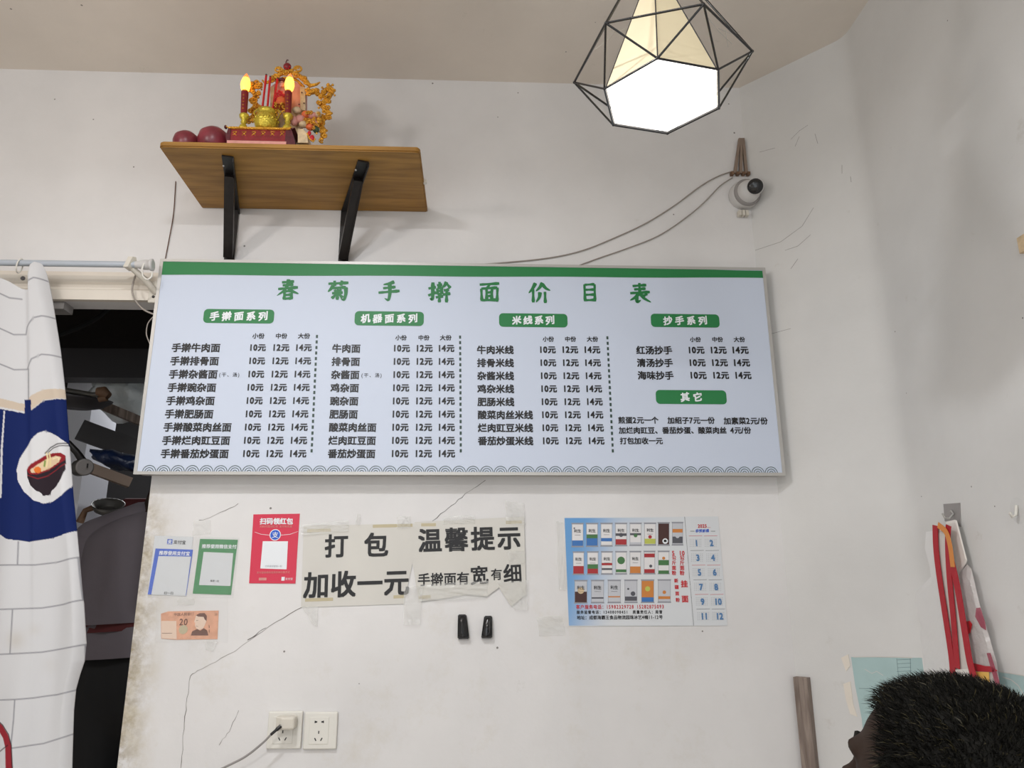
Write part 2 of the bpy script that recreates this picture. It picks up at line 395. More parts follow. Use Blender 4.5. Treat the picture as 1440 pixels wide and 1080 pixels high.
m.add([(cb_.x, cb_.y, 0), (XR, -4.6, 0), (XR, -4.6, ZT), (cb_.x, cb_.y, ZT)], [(0, 1, 2, 3)]); m.box((XR+0.002, -4.6, 0), (XR+0.08, YR, ZT)); wall_right = m.build('wall_right', kind='structure')
m = MB(M['wall2']); m.box((-3.08, -4.6, 0), (-3.0, 3.0, ZT)); m.build('wall_left', kind='structure')
m = MB(M['wall2']); m.box((-3.0, -4.68, 2.4), (XR, -4.6, ZT)); m.box((-3.0, -4.68, 0), (-2.6, -4.6, 2.4)); m.box((0.8, -4.68, 0), (XR, -4.6, 2.4)); m.build('wall_front', kind='structure')
m = MB(M['ceil']); m.box((-3.08, -4.68, ZT), (1.3, 3.0, ZT+0.1)); ceiling = m.build('ceiling', kind='structure')
m = MB(M['floor']); m.box((-3.08, -4.68, -0.1), (1.3, 3.0, 0)); m.build('floor', kind='structure')
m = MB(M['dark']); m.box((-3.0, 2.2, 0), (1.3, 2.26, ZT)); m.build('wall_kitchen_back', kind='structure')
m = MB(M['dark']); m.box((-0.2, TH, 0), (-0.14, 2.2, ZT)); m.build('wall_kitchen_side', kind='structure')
# lintel moulding
z1 = py_(110, 384).z
m = MB(M['trim'])
prof = [(0, z1), (-0.010, z1), (-0.013, z1-0.012), (-0.013, z1-0.032), (-0.006, z1-0.037), (-0.006, z1-0.050), (-0.016, z1-0.056), (-0.016, ZL), (0, ZL)]
xa, xb = -1.75, -0.80
m.add([(xa, y, z) for y, z in prof]+[(xb, y, z) for y, z in prof], [(i, i+1, i+1+len(prof), i+len(prof)) for i in range(len(prof)-1)]+[tuple(range(len(prof)))[::-1], tuple(range(len(prof), 2*len(prof)))])
m.build('trim_1', kind='structure')
m = MB(M['grey']); a = py_(70, 427, 0.03); m.box((a.x-0.1, 0.0, ZL-0.022), (py_(96, 427, 0.02).x, 0.05, ZL)); m.build('trim_2', kind='structure')
# dado-free wall: hairline cracks
def crack(pts, w, mm, parent, plane=0.0, name='crack'):
    P = []
    for i in range(len(pts)-1):
        for k in range(5):
            t = k/5; P.append((pts[i][0]*(1-t)+pts[i+1][0]*t+random.uniform(-1, 1), pts[i][1]*(1-t)+pts[i+1][1]*t+random.uniform(-1, 1)))
    P.append(pts[-1]); q = MB(mm)
    q.strip([py_(x, y, plane-0.0006) for x, y in P], [w*random.uniform(0.4, 1.3) for _ in P], (0, -1, 0)); return q.build(name, parent)
crack([(683, 676), (655, 695), (630, 715), (605, 736)], 0.0012, M['crackd'], wall_back)
crack([(425, 853), (380, 880), (330, 915), (285, 940), (268, 950), (262, 990), (258, 1035), (254, 1082)], 0.0013, M['crack'], wall_back)
crack([(375, 882), (348, 900)], 0.0016, M['crackd'], wall_back)
crack([(280, 732), (305, 724), (335, 708)], 0.001, M['crack'], wall_back)
crack([(335, 1000), (322, 1028), (308, 1048)], 0.0008, M['crack'], wall_back)
crack([(1120, 640), (1150, 655)], 0.0008, M['crack'], wall_back) if False else None

# ================================================================== MENU BOARD
BY = -0.05
bTL, bTR, bBR, bBL = py_(228, 368, BY), py_(1074, 377, BY), py_(1102, 667, BY), py_(190, 665, BY)
X0 = (bTL.x+bBL.x)/2; X1 = (bTR.x+bBR.x)/2; Z1 = (bTL.z+bTR.z)/2; Z0 = (bBL.z+bBR.z)/2
board = thing('menu_board', 'wide white wall menu board with green top band and Chinese price list', 'menu board', ((X0+X1)/2, -0.0, Z0))
m = MB(M['alu'])
fr = 0.008
m.box((X0, BY, Z0), (X0+fr, 0, Z1)); m.box((X1-fr, BY, Z0), (X1, 0, Z1)); m.box((X0+fr, BY, Z0), (X1-fr, 0, Z0+fr)); m.box((X0+fr, BY, Z1-fr), (X1-fr, 0, Z1))
m.box((X0-0.004, BY-0.003, Z0-0.004), (X0+fr*.6, BY+0.006, Z1+0.004)); m.box((X1-fr*.6, BY-0.003, Z0-0.004), (X1+0.004, BY+0.006, Z1+0.004))
m.box((X0+fr*.6, BY-0.003, Z0-0.004), (X1-fr*.6, BY+0.006, Z0+fr*.5)); m.box((X0+fr*.6, BY-0.003, Z1-fr*.5), (X1-fr*.6, BY+0.006, Z1+0.004))
m.build('frame', board)
m = MB(M['face']); m.box((X0+0.004, BY-0.0015, Z0+0.004), (X1-0.004, BY+0.004, Z1-0.004)); panel = m.build('panel', board)
FY = BY-0.0016
def bd(px, py): return py_(px, py, FY)
def part(name, mb, parent, **k): return mb.build(name, parent, **k)
m = MB(M['green'])
n = 24; zt = Z1-0.0045
top = [Vector((X0+0.005+(X1-X0-0.01)*i/n, FY-0.0006, zt-(0.0 if i < n-1 else 0.001))) for i in range(n+1)]
bot = [Vector((p.x, p.y, bd(228, 386.5).z+(bd(1075, 391).z-bd(228, 386.5).z)*(i/n)+0.0008*math.sin(i*0.9))) for i, p in enumerate(top)]
m.add(top+bot, [(i, i+n+1, i+n+2, i+1) for i in range(n)]); m.build('header_band', panel)
TT = [('春', 405, 407), ('菊', 475, 409), ('手', 547, 409.5), ('擀', 617.5, 410.5), ('面', 688, 411), ('价', 758, 411.5), ('目', 829, 411.5), ('表', 900, 412)]
for ch, x, y in TT:
    m = MB(M['greend']); brush(m, ch, bd(x, y), 0.064 if ch != '目' else 0.058, M['greend']); m.build('title_character', panel)
def pill(xc, yc, w, h, s, tw):
    m = MB(M['green']); c = bd(xc, yc); W2 = (bd(xc+w/2, yc)-c).length; H2 = (bd(xc, yc-h/2)-c).length; r = H2*0.55
    pts = []
    for cx, cz, a0 in ((W2-r, H2-r, 0), (-W2+r, H2-r, 90), (-W2+r, -H2+r, 180), (W2-r, -H2+r, 270)):
        for k in range(5):
            a = math.radians(a0+k*22.5); pts.append(c+Vector((cx+r*math.cos(a), -0.0006, cz+r*math.sin(a))))
    m.poly(pts[::-1] if False else pts)
    text(m, s, bd(xc-tw/2, yc), bd(xc+tw/2, yc), M['pwhite'], 0.035, em=0.0262, off=0.0012, shear=0.16, sx=1.0)
    m.build('heading_label', panel)
pill(336, 444.8, 99, 19.5, '手擀面系列', 82); pill(547.5, 448, 97, 20, '机器面系列', 80); pill(750, 450.5, 96, 19, '米线系列', 60)
pill(963.5, 451, 96, 18.5, '抄手系列', 62); pill(972, 558.5, 99, 19.5, '其它', 31)
def lerp(a, b, t): return a+(b-a)*t
def column(names, nx0, nx1, y0, y1, pr0, pr1, hdr, em, yh, note=None):
    for (a, b), s in zip(hdr, ('小份', '中份', '大份')): m = MB(M['ink']); text(m, s, bd(a, yh), bd(b, yh), M['ink'], 0.03); m.build('size_heading', panel)
    R = len(names)
    for i, nm in enumerate(names):
        t = i/(R-1); y = lerp(y0, y1, t); x = lerp(nx0, nx1, t); m = MB(M['ink'])
        text(m, nm, bd(x, y), bd(x+em*len(nm), y+0.2), M['ink'], 0.032); m.build('dish_name', panel)
        if note and i == note[0]:
            m = MB(M['ink']); text(m, '（干、汤）'.replace('（', '(').replace('）', ')'), bd(note[1], y+0.8), bd(note[2], y+0.8), M['ink'], 0.01, em=0.0125); m.build('dish_note', panel)
        for (a0, b0), (a1, b1), s in zip(pr0, pr1, ('10元', '12元', '14元')):
            m = MB(M['ink']); text(m, s, bd(lerp(a0, a1, t), y-0.2), bd(lerp(b0, b1, t), y-0.2), M['ink'], 0.042); m.build('price', panel)
column(['手擀牛肉面', '手擀排骨面', '手擀杂酱面', '手擀豌杂面', '手擀鸡杂面', '手擀肥肠面', '手擀酸菜肉丝面', '手擀烂肉豇豆面', '手擀番茄炒蛋面'],
       241.5, 226, 489, 638, [(350, 374), (382.5, 407), (414.5, 438.5)], [(340, 365), (373, 398), (406, 431)], [(355, 372), (387.5, 404), (419, 436)], 13.7, 472.5, (2, 308, 337))
column(['牛肉面', '排骨面', '杂酱面', '鸡杂面', '豌杂面', '肥肠面', '酸菜肉丝面', '烂肉豇豆面', '番茄炒蛋面'],
       467, 461, 490, 638, [(552, 576.5), (584, 608.5), (615, 639)], [(549, 574), (582.5, 607.5), (615, 640)], [(556, 572), (588, 604), (618.5, 635)], 13.4, 475, (2, 508, 537))
column(['牛肉米线', '排骨米线', '杂酱米线', '鸡杂米线', '肥肠米线', '酸菜肉丝米线', '烂肉豇豆米线', '番茄炒蛋米线'],
       670.5, 672, 492, 620, [(757.5, 781.5), (789, 813), (820, 844)], [(761.5, 785.5), (794, 818), (826, 850)], [(763, 779), (794, 810), (825, 841)], 13.0, 477)
column(['红汤抄手', '清汤抄手', '海味抄手'], 894.5, 896.5, 492.5, 528, [(966.5, 990.5), (997.5, 1021.5), (1028, 1052.5)], [(969, 993.5), (1001, 1025), (1032, 1056.5)], [(970, 985.5), (1001, 1016.5), (1031.5, 1047.5)], 12.7, 477.5)
for segs in ([('煎蛋2元一个', 869, 926, 591), ('加绍子7元一份', 938.5, 1005, 591.3), ('加素菜2元/份', 1017.5, 1079.5, 592)], [('加烂肉豇豆、番茄炒蛋、酸菜肉丝 4元/份', 870, 1056, 605.3)], [('打包加收一元', 871.5, 932, 620)]):
    for s, a, b, y in segs: m = MB(M['ink']); text(m, s, bd(a, y), bd(b, y), M['ink'], 0.03); m.build('extras_line', panel)
for (xa_, ya_, xb_, yb_) in ((445.8, 471, 438, 640), (647, 472, 648, 640), (854, 473, 862, 640)):
    m = MB(M['dash']); A = bd(xa_, ya_); B = bd(xb_, yb_); K = 21
    for i in range(K):
        p = A.lerp(B, i/K); q = A.lerp(B, (i+0.56)/K)
        m.strip([p+Vector((0, -0.0006, 0)), q+Vector((0, -0.0006, 0))], [0.0055]*2, (0, -1, 0))
    m.build('dashed_divider', panel)
m = MB(M['dash']); K = 46; A = bd(199.5, 663.5); B = bd(1094, 664.5); pitch = (B.x-A.x)/K
m.strip([Vector((A.x, FY-0.0006, A.z)), Vector((B.x, FY-0.0006, A.z))], [0.001]*2, (0, -1, 0), M['green'])
for i in range(K):
    cx = A.x+pitch*(i+0.5)
    for R in (0.46, 0.30, 0.14):
        pts = [Vector((cx+R*pitch*math.cos(PI*k/12), FY-0.0006, A.z+R*pitch*1.0*math.sin(PI*k/12))) for k in range(13)]
        m.strip(pts, [0.0016]*13, (0, -1, 0))
m.build('wave_border', panel)

# ================================================================== ceiling lamps
def pendant(c, r1, name, label, group=None, turn=0.0, h1=0.085, r2=0.150, h2=0.30, h3=0.235, tilt=None):
    root = thing(name, label, 'lamp', (c.x, c.y, c.z), group)
    tm = tilt or Matrix.Identity(3)
    def P(r, a, h): return c+tm @ Vector((r*math.cos(a), r*math.sin(a), h))
    hx = [P(r1, turn+k*PI/3, 0) for k in range(6)]; rg = [P(r2, turn+PI/6+k*PI/3, h1) for k in range(6)]
    ap = P(0, 0, h2); ia = P(0, 0, h3); tp = [P(0.018, turn+PI/6+k*PI/3, h2) for k in range(6)]; it = [P(0.022, turn+k*PI/3, h3) for k in range(6)]
    m = MB(M['blackp']); R = 0.0021
    for k in range(6):
        m.tube([hx[k], hx[(k+1) % 6]], R, n=6); m.tube([rg[k], rg[(k+1) % 6]], R, n=6)
        m.tube([hx[k], rg[k]], R*.9, n=6); m.tube([hx[(k+1) % 6], rg[k]], R*.9, n=6); m.tube([rg[k], tp[k]], R, n=6)
    for p in hx+rg: m.ell(p, R*1.3, nu=6, nv=4)
    m.build('wire_cage', root)
    m = MB(M['shade'])
    s = [c+(p-c)*0.97+Vector((0, 0, 0.004)) for p in hx]
    m.add(s+it, [(k, (k+1) % 6, (k+1) % 6+6, k+6) for k in range(6)]); sh = m.build('lamp_shade', root)
    m = MB(M['dgrey'])
    for k in range(6): m.tube([s[k], it[k]], 0.0012, n=5)
    m.build('shade_rib', sh)
    m = MB(M['lampw']); d = [c+(p-c)*0.965+Vector((0, 0, 0.002)) for p in hx]; m.prism([p for p in d][::-1], Vector((0, 0, 0.003))); m.build('diffuser', root)
    m = MB(M['blackp']); m.lathe([(0.026, -0.03), (0.03, 0), (0.026, 0.02), (0.012, 0.05), (0.006, 0.06)], ap); m.build('lamp_holder', root)
    m = MB(M['blackp']); m.tube([ap+Vector((0, 0, 0.05)), Vector((ap.x, ap.y, ZT-0.02))], 0.003, n=6); m.build('cord', root)
    m = MB(M['blackp']); m.lathe([(0.045, 0), (0.05, -0.012), (0.046, -0.022), (0.01, -0.024)], (ap.x, ap.y, ZT)); m.build('ceiling_rose', root)
    return root, c, hx, rg
lc = Vector((0.325, -0.90, 2.042))
tiltm = Matrix.Identity(3)
root, _, HX, RG = pendant(lc, 0.110, 'pendant_lamp', 'hanging lamp in a black wire diamond cage with glowing white underside', turn=0.212, tilt=tiltm, h1=0.065, r2=0.157, h2=0.313, h3=0.237)
m = MB(M['web'])
for a, b in (((990, 18), (1030, 62)), ((1010, 40), (1040, 45)), ((1020, 42), (1024, 66)), ((855, 44), (880, 40)), ((836, 70), (868, 40))):
    P0 = py_(a[0], a[1], lc.y+0.02); P1 = py_(b[0], b[1], lc.y+0.04); m.tube([P0, (P0+P1)/2+Vector((0, 0, -0.006)), P1], 0.0005, n=4)
m.build('cobweb', root, kind='stuff', label='thin grey cobweb threads in the cage')
# lamp out of frame that lights the wall, and the one behind the camera
for nm, lb, (x, y, z), rr in (('ceiling_lamp', 'round white surface lamp above the camera, out of the picture', (-0.50, -1.22, 2.46), 0.09), ('ceiling_lamp', 'round white surface lamp behind the camera, out of the picture', (-0.5, -3.2, 2.62), 0.17), ('ceiling_lamp', 'bare bulb lamp over the left of the camera, out of the picture', (-1.2, -1.3, 2.38), 0.03)):
    t = thing(nm, lb, 'lamp', (x, y, z)); m = MB(M['white']); m.lathe([(rr, 0), (rr+0.015, 0.01), (rr+0.015, 0.05), (rr*.5, 0.07), (0.01, 0.075)], (x, y, z)); m.build('housing', t)
    m = MB(M['white']); m.tube([(x, y, z+0.07), (x, y, ZT)], 0.006); m.build('stem', t)

# ================================================================== SHELF
zb = (py_(283, 293.5).z+py_(601, 298).z)/2; sx0 = py_(284, 293).x; sx1 = py_(601, 298).x
fl = pz_(216, 206.5, zb); fr_ = pz_(587, 213, zb); sy = (fl.y+fr_.y)/2
th = 0.016
print('SHELF', zb, sx0, sx1, fl, fr_, 'lamp', lc, 'board', X0, X1, Z0, Z1, 'JX', JX, ZL)
zt_ = zb+th
shelf = thing('wall_shelf', 'light brown wooden wall shelf on two black steel brackets', 'shelf', ((sx0+sx1)/2, 0, zb))
m = MB(M['wood']); bm = bmesh.new()
r = 0.012
out = [(sx0, 0), (sx1, 0)]+[(sx1-r+r*math.cos(-k*PI/10), sy+r+r*math.sin(-k*PI/10)) for k in range(6)]+[(sx0+r+r*math.cos(-PI/2-k*PI/10), sy+r+r*math.sin(-PI/2-k*PI/10)) for k in range(6)]
vs = [bm.verts.new((x, y, zb)) for x, y in out][::-1]; f = bm.faces.new(vs); e = bmesh.ops.extrude_face_region(bm, geom=[f]);
bmesh.ops.translate(bm, verts=[g for g in e['geom'] if isinstance(g, bmesh.types.BMVert)], vec=(0, 0, th))
bmesh.ops.recalc_face_normals(bm, faces=bm.faces); bmesh.ops.bevel(bm, geom=[e_ for e_ in bm.edges if abs(e_.verts[0].co.z-e_.verts[1].co.z) < 1e-6], offset=0.003, segments=2, affect='EDGES')
m.bm(bm); m.build('board', shelf)
def bracket(tip, foot, bott):
    T = pz_(tip[0], tip[1], zb-0.001); Ft = pz_(foot[0], foot[1], zb-0.001); Ft.y = -0.001; B = py_(bott[0], bott[1], -0.004); Bx = Vector((Ft.x*.3+B.x*.7, 0, Z1+0.0)); Bx.y = -0.001
    T = Vector((T.x, T.y, zb)); Ft = Vector((Bx.x, -0.001, zb))
    t = MB(M['black']); w = 0.028; h = 0.004
    d = (T-Ft).normalized(); s = Vector((0, 0, 1)).cross(d).normalized()
    def bar(a, b, wd, thk, sd):
        dd = (b-a).normalized(); nn = dd.cross(sd).normalized()
        q = [a-sd*wd/2, a+sd*wd/2, b+sd*wd/2, b-sd*wd/2]; t.prism([v-nn*thk/2 for v in q], nn*thk)
    bar(Ft+Vector((0, 0, -0.003)), T+Vector((0, 0, -0.003)), w, 0.005, s)
    # lip of the folded arm
    bar(Ft+s*(w/2)+Vector((0, 0, -0.010)), T+s*(w/2)+Vector((0, 0, -0.010)), 0.014, 0.003, Vector((0, 0, 1)))
    low = Vector((Bx.x, -0.004, Z1-0.004)); bar(low, Ft+Vector((0, -0.003, 0)), w, 0.005, Vector((1, 0, 0)))
    a = Ft.lerp(T, 0.72)+Vector((0, 0, -0.012)); b = low+Vector((0, -0.012, 0.035))
    bar(b, a, w*0.85, 0.016, s)
    bar(b+s*0.012, a+s*0.012, 0.026, 0.003, (a-b).cross(s).normalized())
    ob = t.build('bracket', shelf)
    q = MB(M['alu']); q.ell(low+Vector((0, -0.004, 0.012)), 0.005, nu=8, nv=5); q.ell(Ft.lerp(T, 0.85)+Vector((0, 0, -0.006))-s*0.012, 0.003, nu=8, nv=5); q.build('screw', ob)
bracket((320, 219), (332, 297), (322, 365)); bracket((511, 226), (487, 300), (483, 367))
m = MB(M['white']); c = py_(601, 245, sy*0.45); m.bbox((sx1-0.002, sy*0.5-0.006, zb+0.002), (sx1+0.008, sy*0.5+0.006, zb+0.014), 0.002); m.build('edge_clip', shelf)
# apples
for (px, py, rr, lb) in ((262, 199, 0.033, 'small dark red apple at the left end of the wall shelf'), (300.5, 196, 0.040, 'larger dark red apple touching the shrine base on the wall shelf')):
    yy = sy+0.055; c = py_(px, py, yy); t = thing('apple', lb, 'fruit', (c.x, yy, zt_), 'apples on the shelf')
    m = MB(M['apple']); prof = [(0.2*rr, 0.1*rr), (0.6*rr, 0.02*rr), (0.92*rr, 0.45*rr), (1.0*rr, 0.95*rr), (0.9*rr, 1.4*rr), (0.55*rr, 1.72*rr), (0.2*rr, 1.66*rr), (0.02*rr, 1.5*rr)]
    m.lathe(prof, (c.x, yy, zt_), n=24); m.build('flesh', t)
    m = MB(M['brown']); m.tube([(c.x, yy, zt_+1.5*rr), (c.x+0.004, yy, zt_+2.0*rr)], 0.0012, n=6); m.build('stem', t)
m = MB(M['pink']); c = py_(552, 206, sy+0.03); m.ell((c.x, sy+0.03, zt_+0.006), (0.012, 0.01, 0.006)); m.ell((c.x+0.014, sy+0.035, zt_+0.004), (0.01, 0.008, 0.004))
m.build('crumpled_wrapper', label='small pale pink scrap lying near the right end of the wall shelf', cat='scrap')

# ================================================================== SHRINE
def S(zx, zy, y): return py_(310+zx/8, 75+zy/8, y)
yf = sy+0.012
shr = thing('household_shrine', 'small gilded household shrine with red base, flame bulbs and dragons on the shelf', 'shrine', (S(480, 990, yf).x, yf+0.06, zt_))
PXM = (S(800, 500, yf)-S(0, 500, yf)).length/800      # metres per zoom px
def zat(zy): return max(zt_, S(480, zy, yf).z)
bl = S(115, 900, yf).x; br_ = S(735, 900, yf).x; zb0 = zt_; zb2 = zat(855)
m = MB(M['lac']); m.box((bl, yf, zb0), (br_, yf+0.085, zb2)); m.box((bl-0.006, yf-0.004, zb0), (br_+0.004, yf+0.09, zb0+0.011), M['pink'])
m.box((bl-0.004, yf-0.005, zb2-0.002), (br_+0.012, yf+0.09, zb2+0.003), M['gold'])
for sgn, x0, mm in ((-1, bl, M['lacd']), (1, br_, M['lacd'])):
    wd = 0.014 if sgn < 0 else 0.028
    pts = [(x0, zb0), (x0+sgn*wd*(1.0 if sgn > 0 else .4), zb0), (x0+sgn*wd*.8, zb2*.5+zb0*.5), (x0+sgn*wd*.5, zb2), (x0+sgn*wd*.8, zb2+0.006), (x0, zb2)]
    m.prism([(x, yf-0.002, z) for x, z in pts][::(-1 if sgn < 0 else 1)], (0, 0.09, 0), mm)
m.ell((bl-0.014, yf, zb2+0.004), (0.004, 0.006, 0.005), M['lacd']); m.tube([(bl-0.014, yf-0.003, zb2+0.006), (bl-0.006, yf-0.003, zb2), (br_, yf-0.005, zb2), (br_+0.014, yf-0.003, zb2+0.005)], 0.0018, M['gold'])
m.box((bl+0.004, yf+0.014, zb2+0.002), (br_-0.002, yf+0.085, S(490, 842, yf+0.014).z), M['lac']); base = m.build('base', shr)
for i, zx in enumerate((160, 265, 375, 480, 585, 695)):
    m = MB(M['gold']); c = S(zx, 905, yf-0.0008); s_ = 0.0050
    m.tube([c+Vector((-s_, 0, -s_)), c+Vector((s_, 0, s_))], 0.0008, n=4); m.tube([c+Vector((-s_, 0, s_)), c+Vector((s_, 0, -s_))], 0.0008, n=4)
    m.tube([c+Vector((-s_, 0, s_*1.3)), c+Vector((s_, 0, s_*1.3))], 0.0007, n=4); m.ell(c, (0.002, 0.001, 0.002), nu=6, nv=4); m.build('gold_ornament', base)
for (hx_, tx0, tx1, bx) in ((240, 262, 275, 275), (738, 760, 765, 770)):
    yc = yf+0.024
    c0 = S(hx_, 842, yf+0.014); c0.y = yc; top = S(hx_, 690, yc); H = top.z-c0.z; rr = 55*PXM
    cand = MB(M['lac']); A = S(tx0, 692, yc); B = S(tx1, 440, yc); cand.tube([A, B], [36*PXM, 42*PXM], n=16); co = cand.build('candle', shr)
    m = MB(M['brass']); m.lathe([(rr*.9, 0), (rr, .1*H), (rr*.75, .28*H), (rr*.45, .4*H), (rr*.65, .5*H), (rr*.5, .62*H), (rr*.95, .8*H), (rr*1.05, .93*H), (rr*.9, H), (rr*.5, H*.98)], c0, n=18); m.build('candle_holder', co)
    m = MB(M['gold']); m.lathe([(36*PXM, -0.001), (36*PXM, 0.004), (30*PXM, 0.005)], B, n=14)
    for k in range(5):
        p = A.lerp(B, 0.2+k*0.15)+Vector((0, -40*PXM, 0)); m.tube([p+Vector((-0.0025, 0, 0)), p+Vector((0.0025, 0, 0))], 0.0006, n=4); m.tube([p+Vector((0, 0, -0.0018)), p+Vector((0, 0, 0.0018))], 0.0005, n=4)
    m.build('candle_lettering', co)
    Bc = S(bx, 430, yc); Bt = S(bx-5, 225, yc); Hh = Bt.z-Bc.z; R = 57*PXM
    m = MB(M['bulb']); m.lathe([(R*.55, 0), (R*.85, .14*Hh), (R, .34*Hh), (R*.92, .52*Hh), (R*.7, .7*Hh)], Bc, n=18); m.lathe([(R*.7, .7*Hh), (R*.42, .85*Hh), (R*.12, .97*Hh), (0.0002, Hh)], Bc, m=M['bulbt'], n=18)
    m.build('flame_bulb', co)
yc = yf+0.03; c0 = S(490, 842, yf+0.014); c0.y = yc; H = S(490, 640, yc).z-c0.z; R = 138*PXM
m = MB(M['brass']); m.lathe([(R*.55, 0), (R*.8, .06*H), (R*.95, .3*H), (R, .5*H), (R*.85, .66*H), (R*.72, .72*H), (R*.8, .8*H), (R*.85, .9*H), (R*.75, .95*H), (R*.6, .9*H)], c0, n=28)
for k in range(9):
    a = PI+PI*k/8; p = c0+Vector((R*.97*math.cos(a), R*.97*math.sin(a), .45*H)); m.ell(p, 0.0035, nu=8, nv=5)
for s_ in (-1, 1): m.tube([c0+Vector((s_*R*.9, 0, .6*H)), c0+Vector((s_*R*1.1, 0, .9*H)), c0+Vector((s_*R*.85, 0, 1.05*H))], 0.002, n=6)
bur = m.build('incense_burner', shr)
for a, b in (((515, 250), (468, 650)), ((560, 270), (525, 650)), ((640, 290), (583, 660))):
    A = S(b[0], b[1], yc); B = S(a[0], a[1], yc+0.004); m = MB(M['flower']); m.tube([A, B], 13*PXM, n=8); m.tube([B, B+(B-A).normalized()*0.0035], 12*PXM, M['dgrey'], n=8); m.build('incense_stick', bur)
# back: pink panel with posts, roof, gem, scroll dragons
yb = yf+0.062
m = MB(M['pink']); P = [S(x, y, yb) for x, y in ((560, 640), (560, 380), (640, 320), (720, 290), (800, 300), (880, 340), (950, 400), (950, 640))]; m.prism(P, (0, 0.03, 0))
m.prism([S(x, y, yb-0.008) for x, y in ((900, 640), (895, 370), (950, 380), (955, 640))], (0, 0.01, 0), M['cream']); m.prism([S(x, y, yb-0.008) for x, y in ((560, 640), (560, 380), (600, 370), (605, 640))], (0, 0.01, 0), M['cream'])
for x, y in ((915, 440), (885, 575), (940, 560)): m.ell(S(x, y, yb-0.01), 0.002, M['lacd'], nu=6, nv=4)
low = S(700, 640, yb); m.prism([(low.x-0.035, yb-0.005, zt_), (low.x+0.05, yb-0.005, zt_), (low.x+0.05, yb-0.005, low.z+0.002), (low.x-0.035, yb-0.005, low.z+0.002)], (0, 0.035, 0), M['cream'])
m.build('back_panel', shr)
def scroll(m, zx, zy, r, y, turns=1.4, t=0.0028, ph=0.0, sg=1, mm=None):
    c = S(zx, zy, y); R = r*PXM; pts = []
    for k in range(18):
        a = ph+sg*k/17*turns*2*PI; q = R*(1-0.8*k/17); pts.append(c+Vector((q*math.cos(a), -0.004*k/17, q*math.sin(a))))
    m.tube(pts, [t*(1-.4*k/17) for k in range(18)], mm, n=6)
m = MB(M['gold'])
for zx, zy, r, ph, sg in ((650, 190, 45, 0, 1), (690, 215, 40, 2, -1), (800, 215, 40, 1, 1), (875, 185, 52, 3, -1), (860, 250, 40, 2, 1), (930, 290, 38, 0, 1), (620, 260, 40, 3, 1), (740, 230, 35, 1, 1), (960, 330, 35, 2, -1), (590, 300, 30, 2, 1)):
    scroll(m, zx, zy, r, yb-0.012, ph=ph, sg=sg, t=0.0032)
m.tube([S(x, y, yb-0.010) for x, y in ((470, 300), (500, 335), (580, 310), (660, 240), (750, 205), (850, 225), (930, 290), (1010, 365), (1080, 350), (1120, 325))], [0.002, 0.004, 0.005, 0.006, 0.006, 0.006, 0.007, 0.006, 0.004, 0.002], n=8)
m.tube([S(x, y, yb-0.004) for x, y in ((620, 330), (700, 280), (790, 275), (870, 310), (940, 380))], 0.004, n=6)
for i in range(14):
    a = i/13; m.ell(S(600+360*a, 290-70*math.sin(PI*a)+random.uniform(-15, 15), yb-0.016), 0.0028+random.random()*0.0015, nu=7, nv=5)
m.build('roof', shr)
m = MB(M['lac']); m.ell(S(752, 150, yb-0.01), (48*PXM, 40*PXM, 46*PXM)); m.tube([S(735, 105, yb-.01), S(752, 72, yb-.01), S(765, 78, yb-.01)], 0.0016, M['lacd'], n=6)
for a in range(6): m.ell(S(752+28*math.cos(a), 150+28*math.sin(a), yb-0.016), 0.0022, M['flower'], nu=7, nv=5)
m.build('finial_gem', shr)
for side, path in ((0, [(430, 380), (380, 350), (350, 420), (400, 470), (370, 540), (420, 590), (350, 640), (400, 700), (330, 740)]),
                   (1, [(1000, 440), (1060, 430), (1130, 480), (1180, 420), (1240, 385), (1250, 440), (1200, 520), (1130, 580), (1190, 640), (1220, 700), (1150, 740), (1120, 800), (1160, 860), (1150, 950)])):
    m = MB(M['gold']); m.tube([S(x, y, yb-0.006) for x, y in path], [0.0075]*(len(path)-1)+[0.004], n=8)
    for (x, y) in path:
        for k in range(4): scroll(m, x+random.uniform(-32, 32), y+random.uniform(-32, 32), random.uniform(18, 32), yb-0.012-random.random()*0.006, ph=random.random()*6, sg=random.choice((-1, 1)), t=0.0028)
        for k in range(4): m.ell(S(x+random.uniform(-38, 38), y+random.uniform(-35, 35), yb-0.012), random.uniform(0.0022, 0.0042), nu=7, nv=5)
    m.build('dragon_column', shr)
# plinth that carries the right dragon
m = MB(M['cream']); a = S(1150, 1000, yb).x; q0 = S(1010, 1000, yb).x; m.box((q0, yb-0.012, zt_), (a, yb+0.02, zt_+0.03), M['gold']); m.prism([S(x, y, yf+0.004) for x, y in ((870, 1005), (870, 850), (930, 850), (975, 900), (985, 1005))], (0, 0.05, 0), M['cream']); m.build('plinth', shr)
m = MB(M['pink']); m.ell(S(690, 350, yb-0.022), (34*PXM, 0.006, 44*PXM)); m.ell(S(690, 300, yb-0.02), (46*PXM, 0.007, 24*PXM), M['lacd'])
for dx in (-16, 14): m.ell(S(690+dx, 345, yb-0.029), (0.0013, 0.001, 0.0008), M['lacd'], nu=6, nv=4); m.tube([S(690+dx-12, 328, yb-.029), S(690+dx, 322, yb-.029), S(690+dx+12, 328, yb-.029)], 0.0006, M['dgrey'], n=4)
m.tube([S(682, 375, yb-.028), S(700, 375, yb-.028)], 0.0007, M['flower'], n=4)
m.lathe([(0.022, 0), (0.020, 0.02), (0.012, 0.035), (0.007, 0.042)], (S(690, 600, yb-.016).x, yb-.014, S(690, 620, yb-.014).z), m=M['orange'], n=14); m.build('figurine', shr)
m = MB(M['flower'])
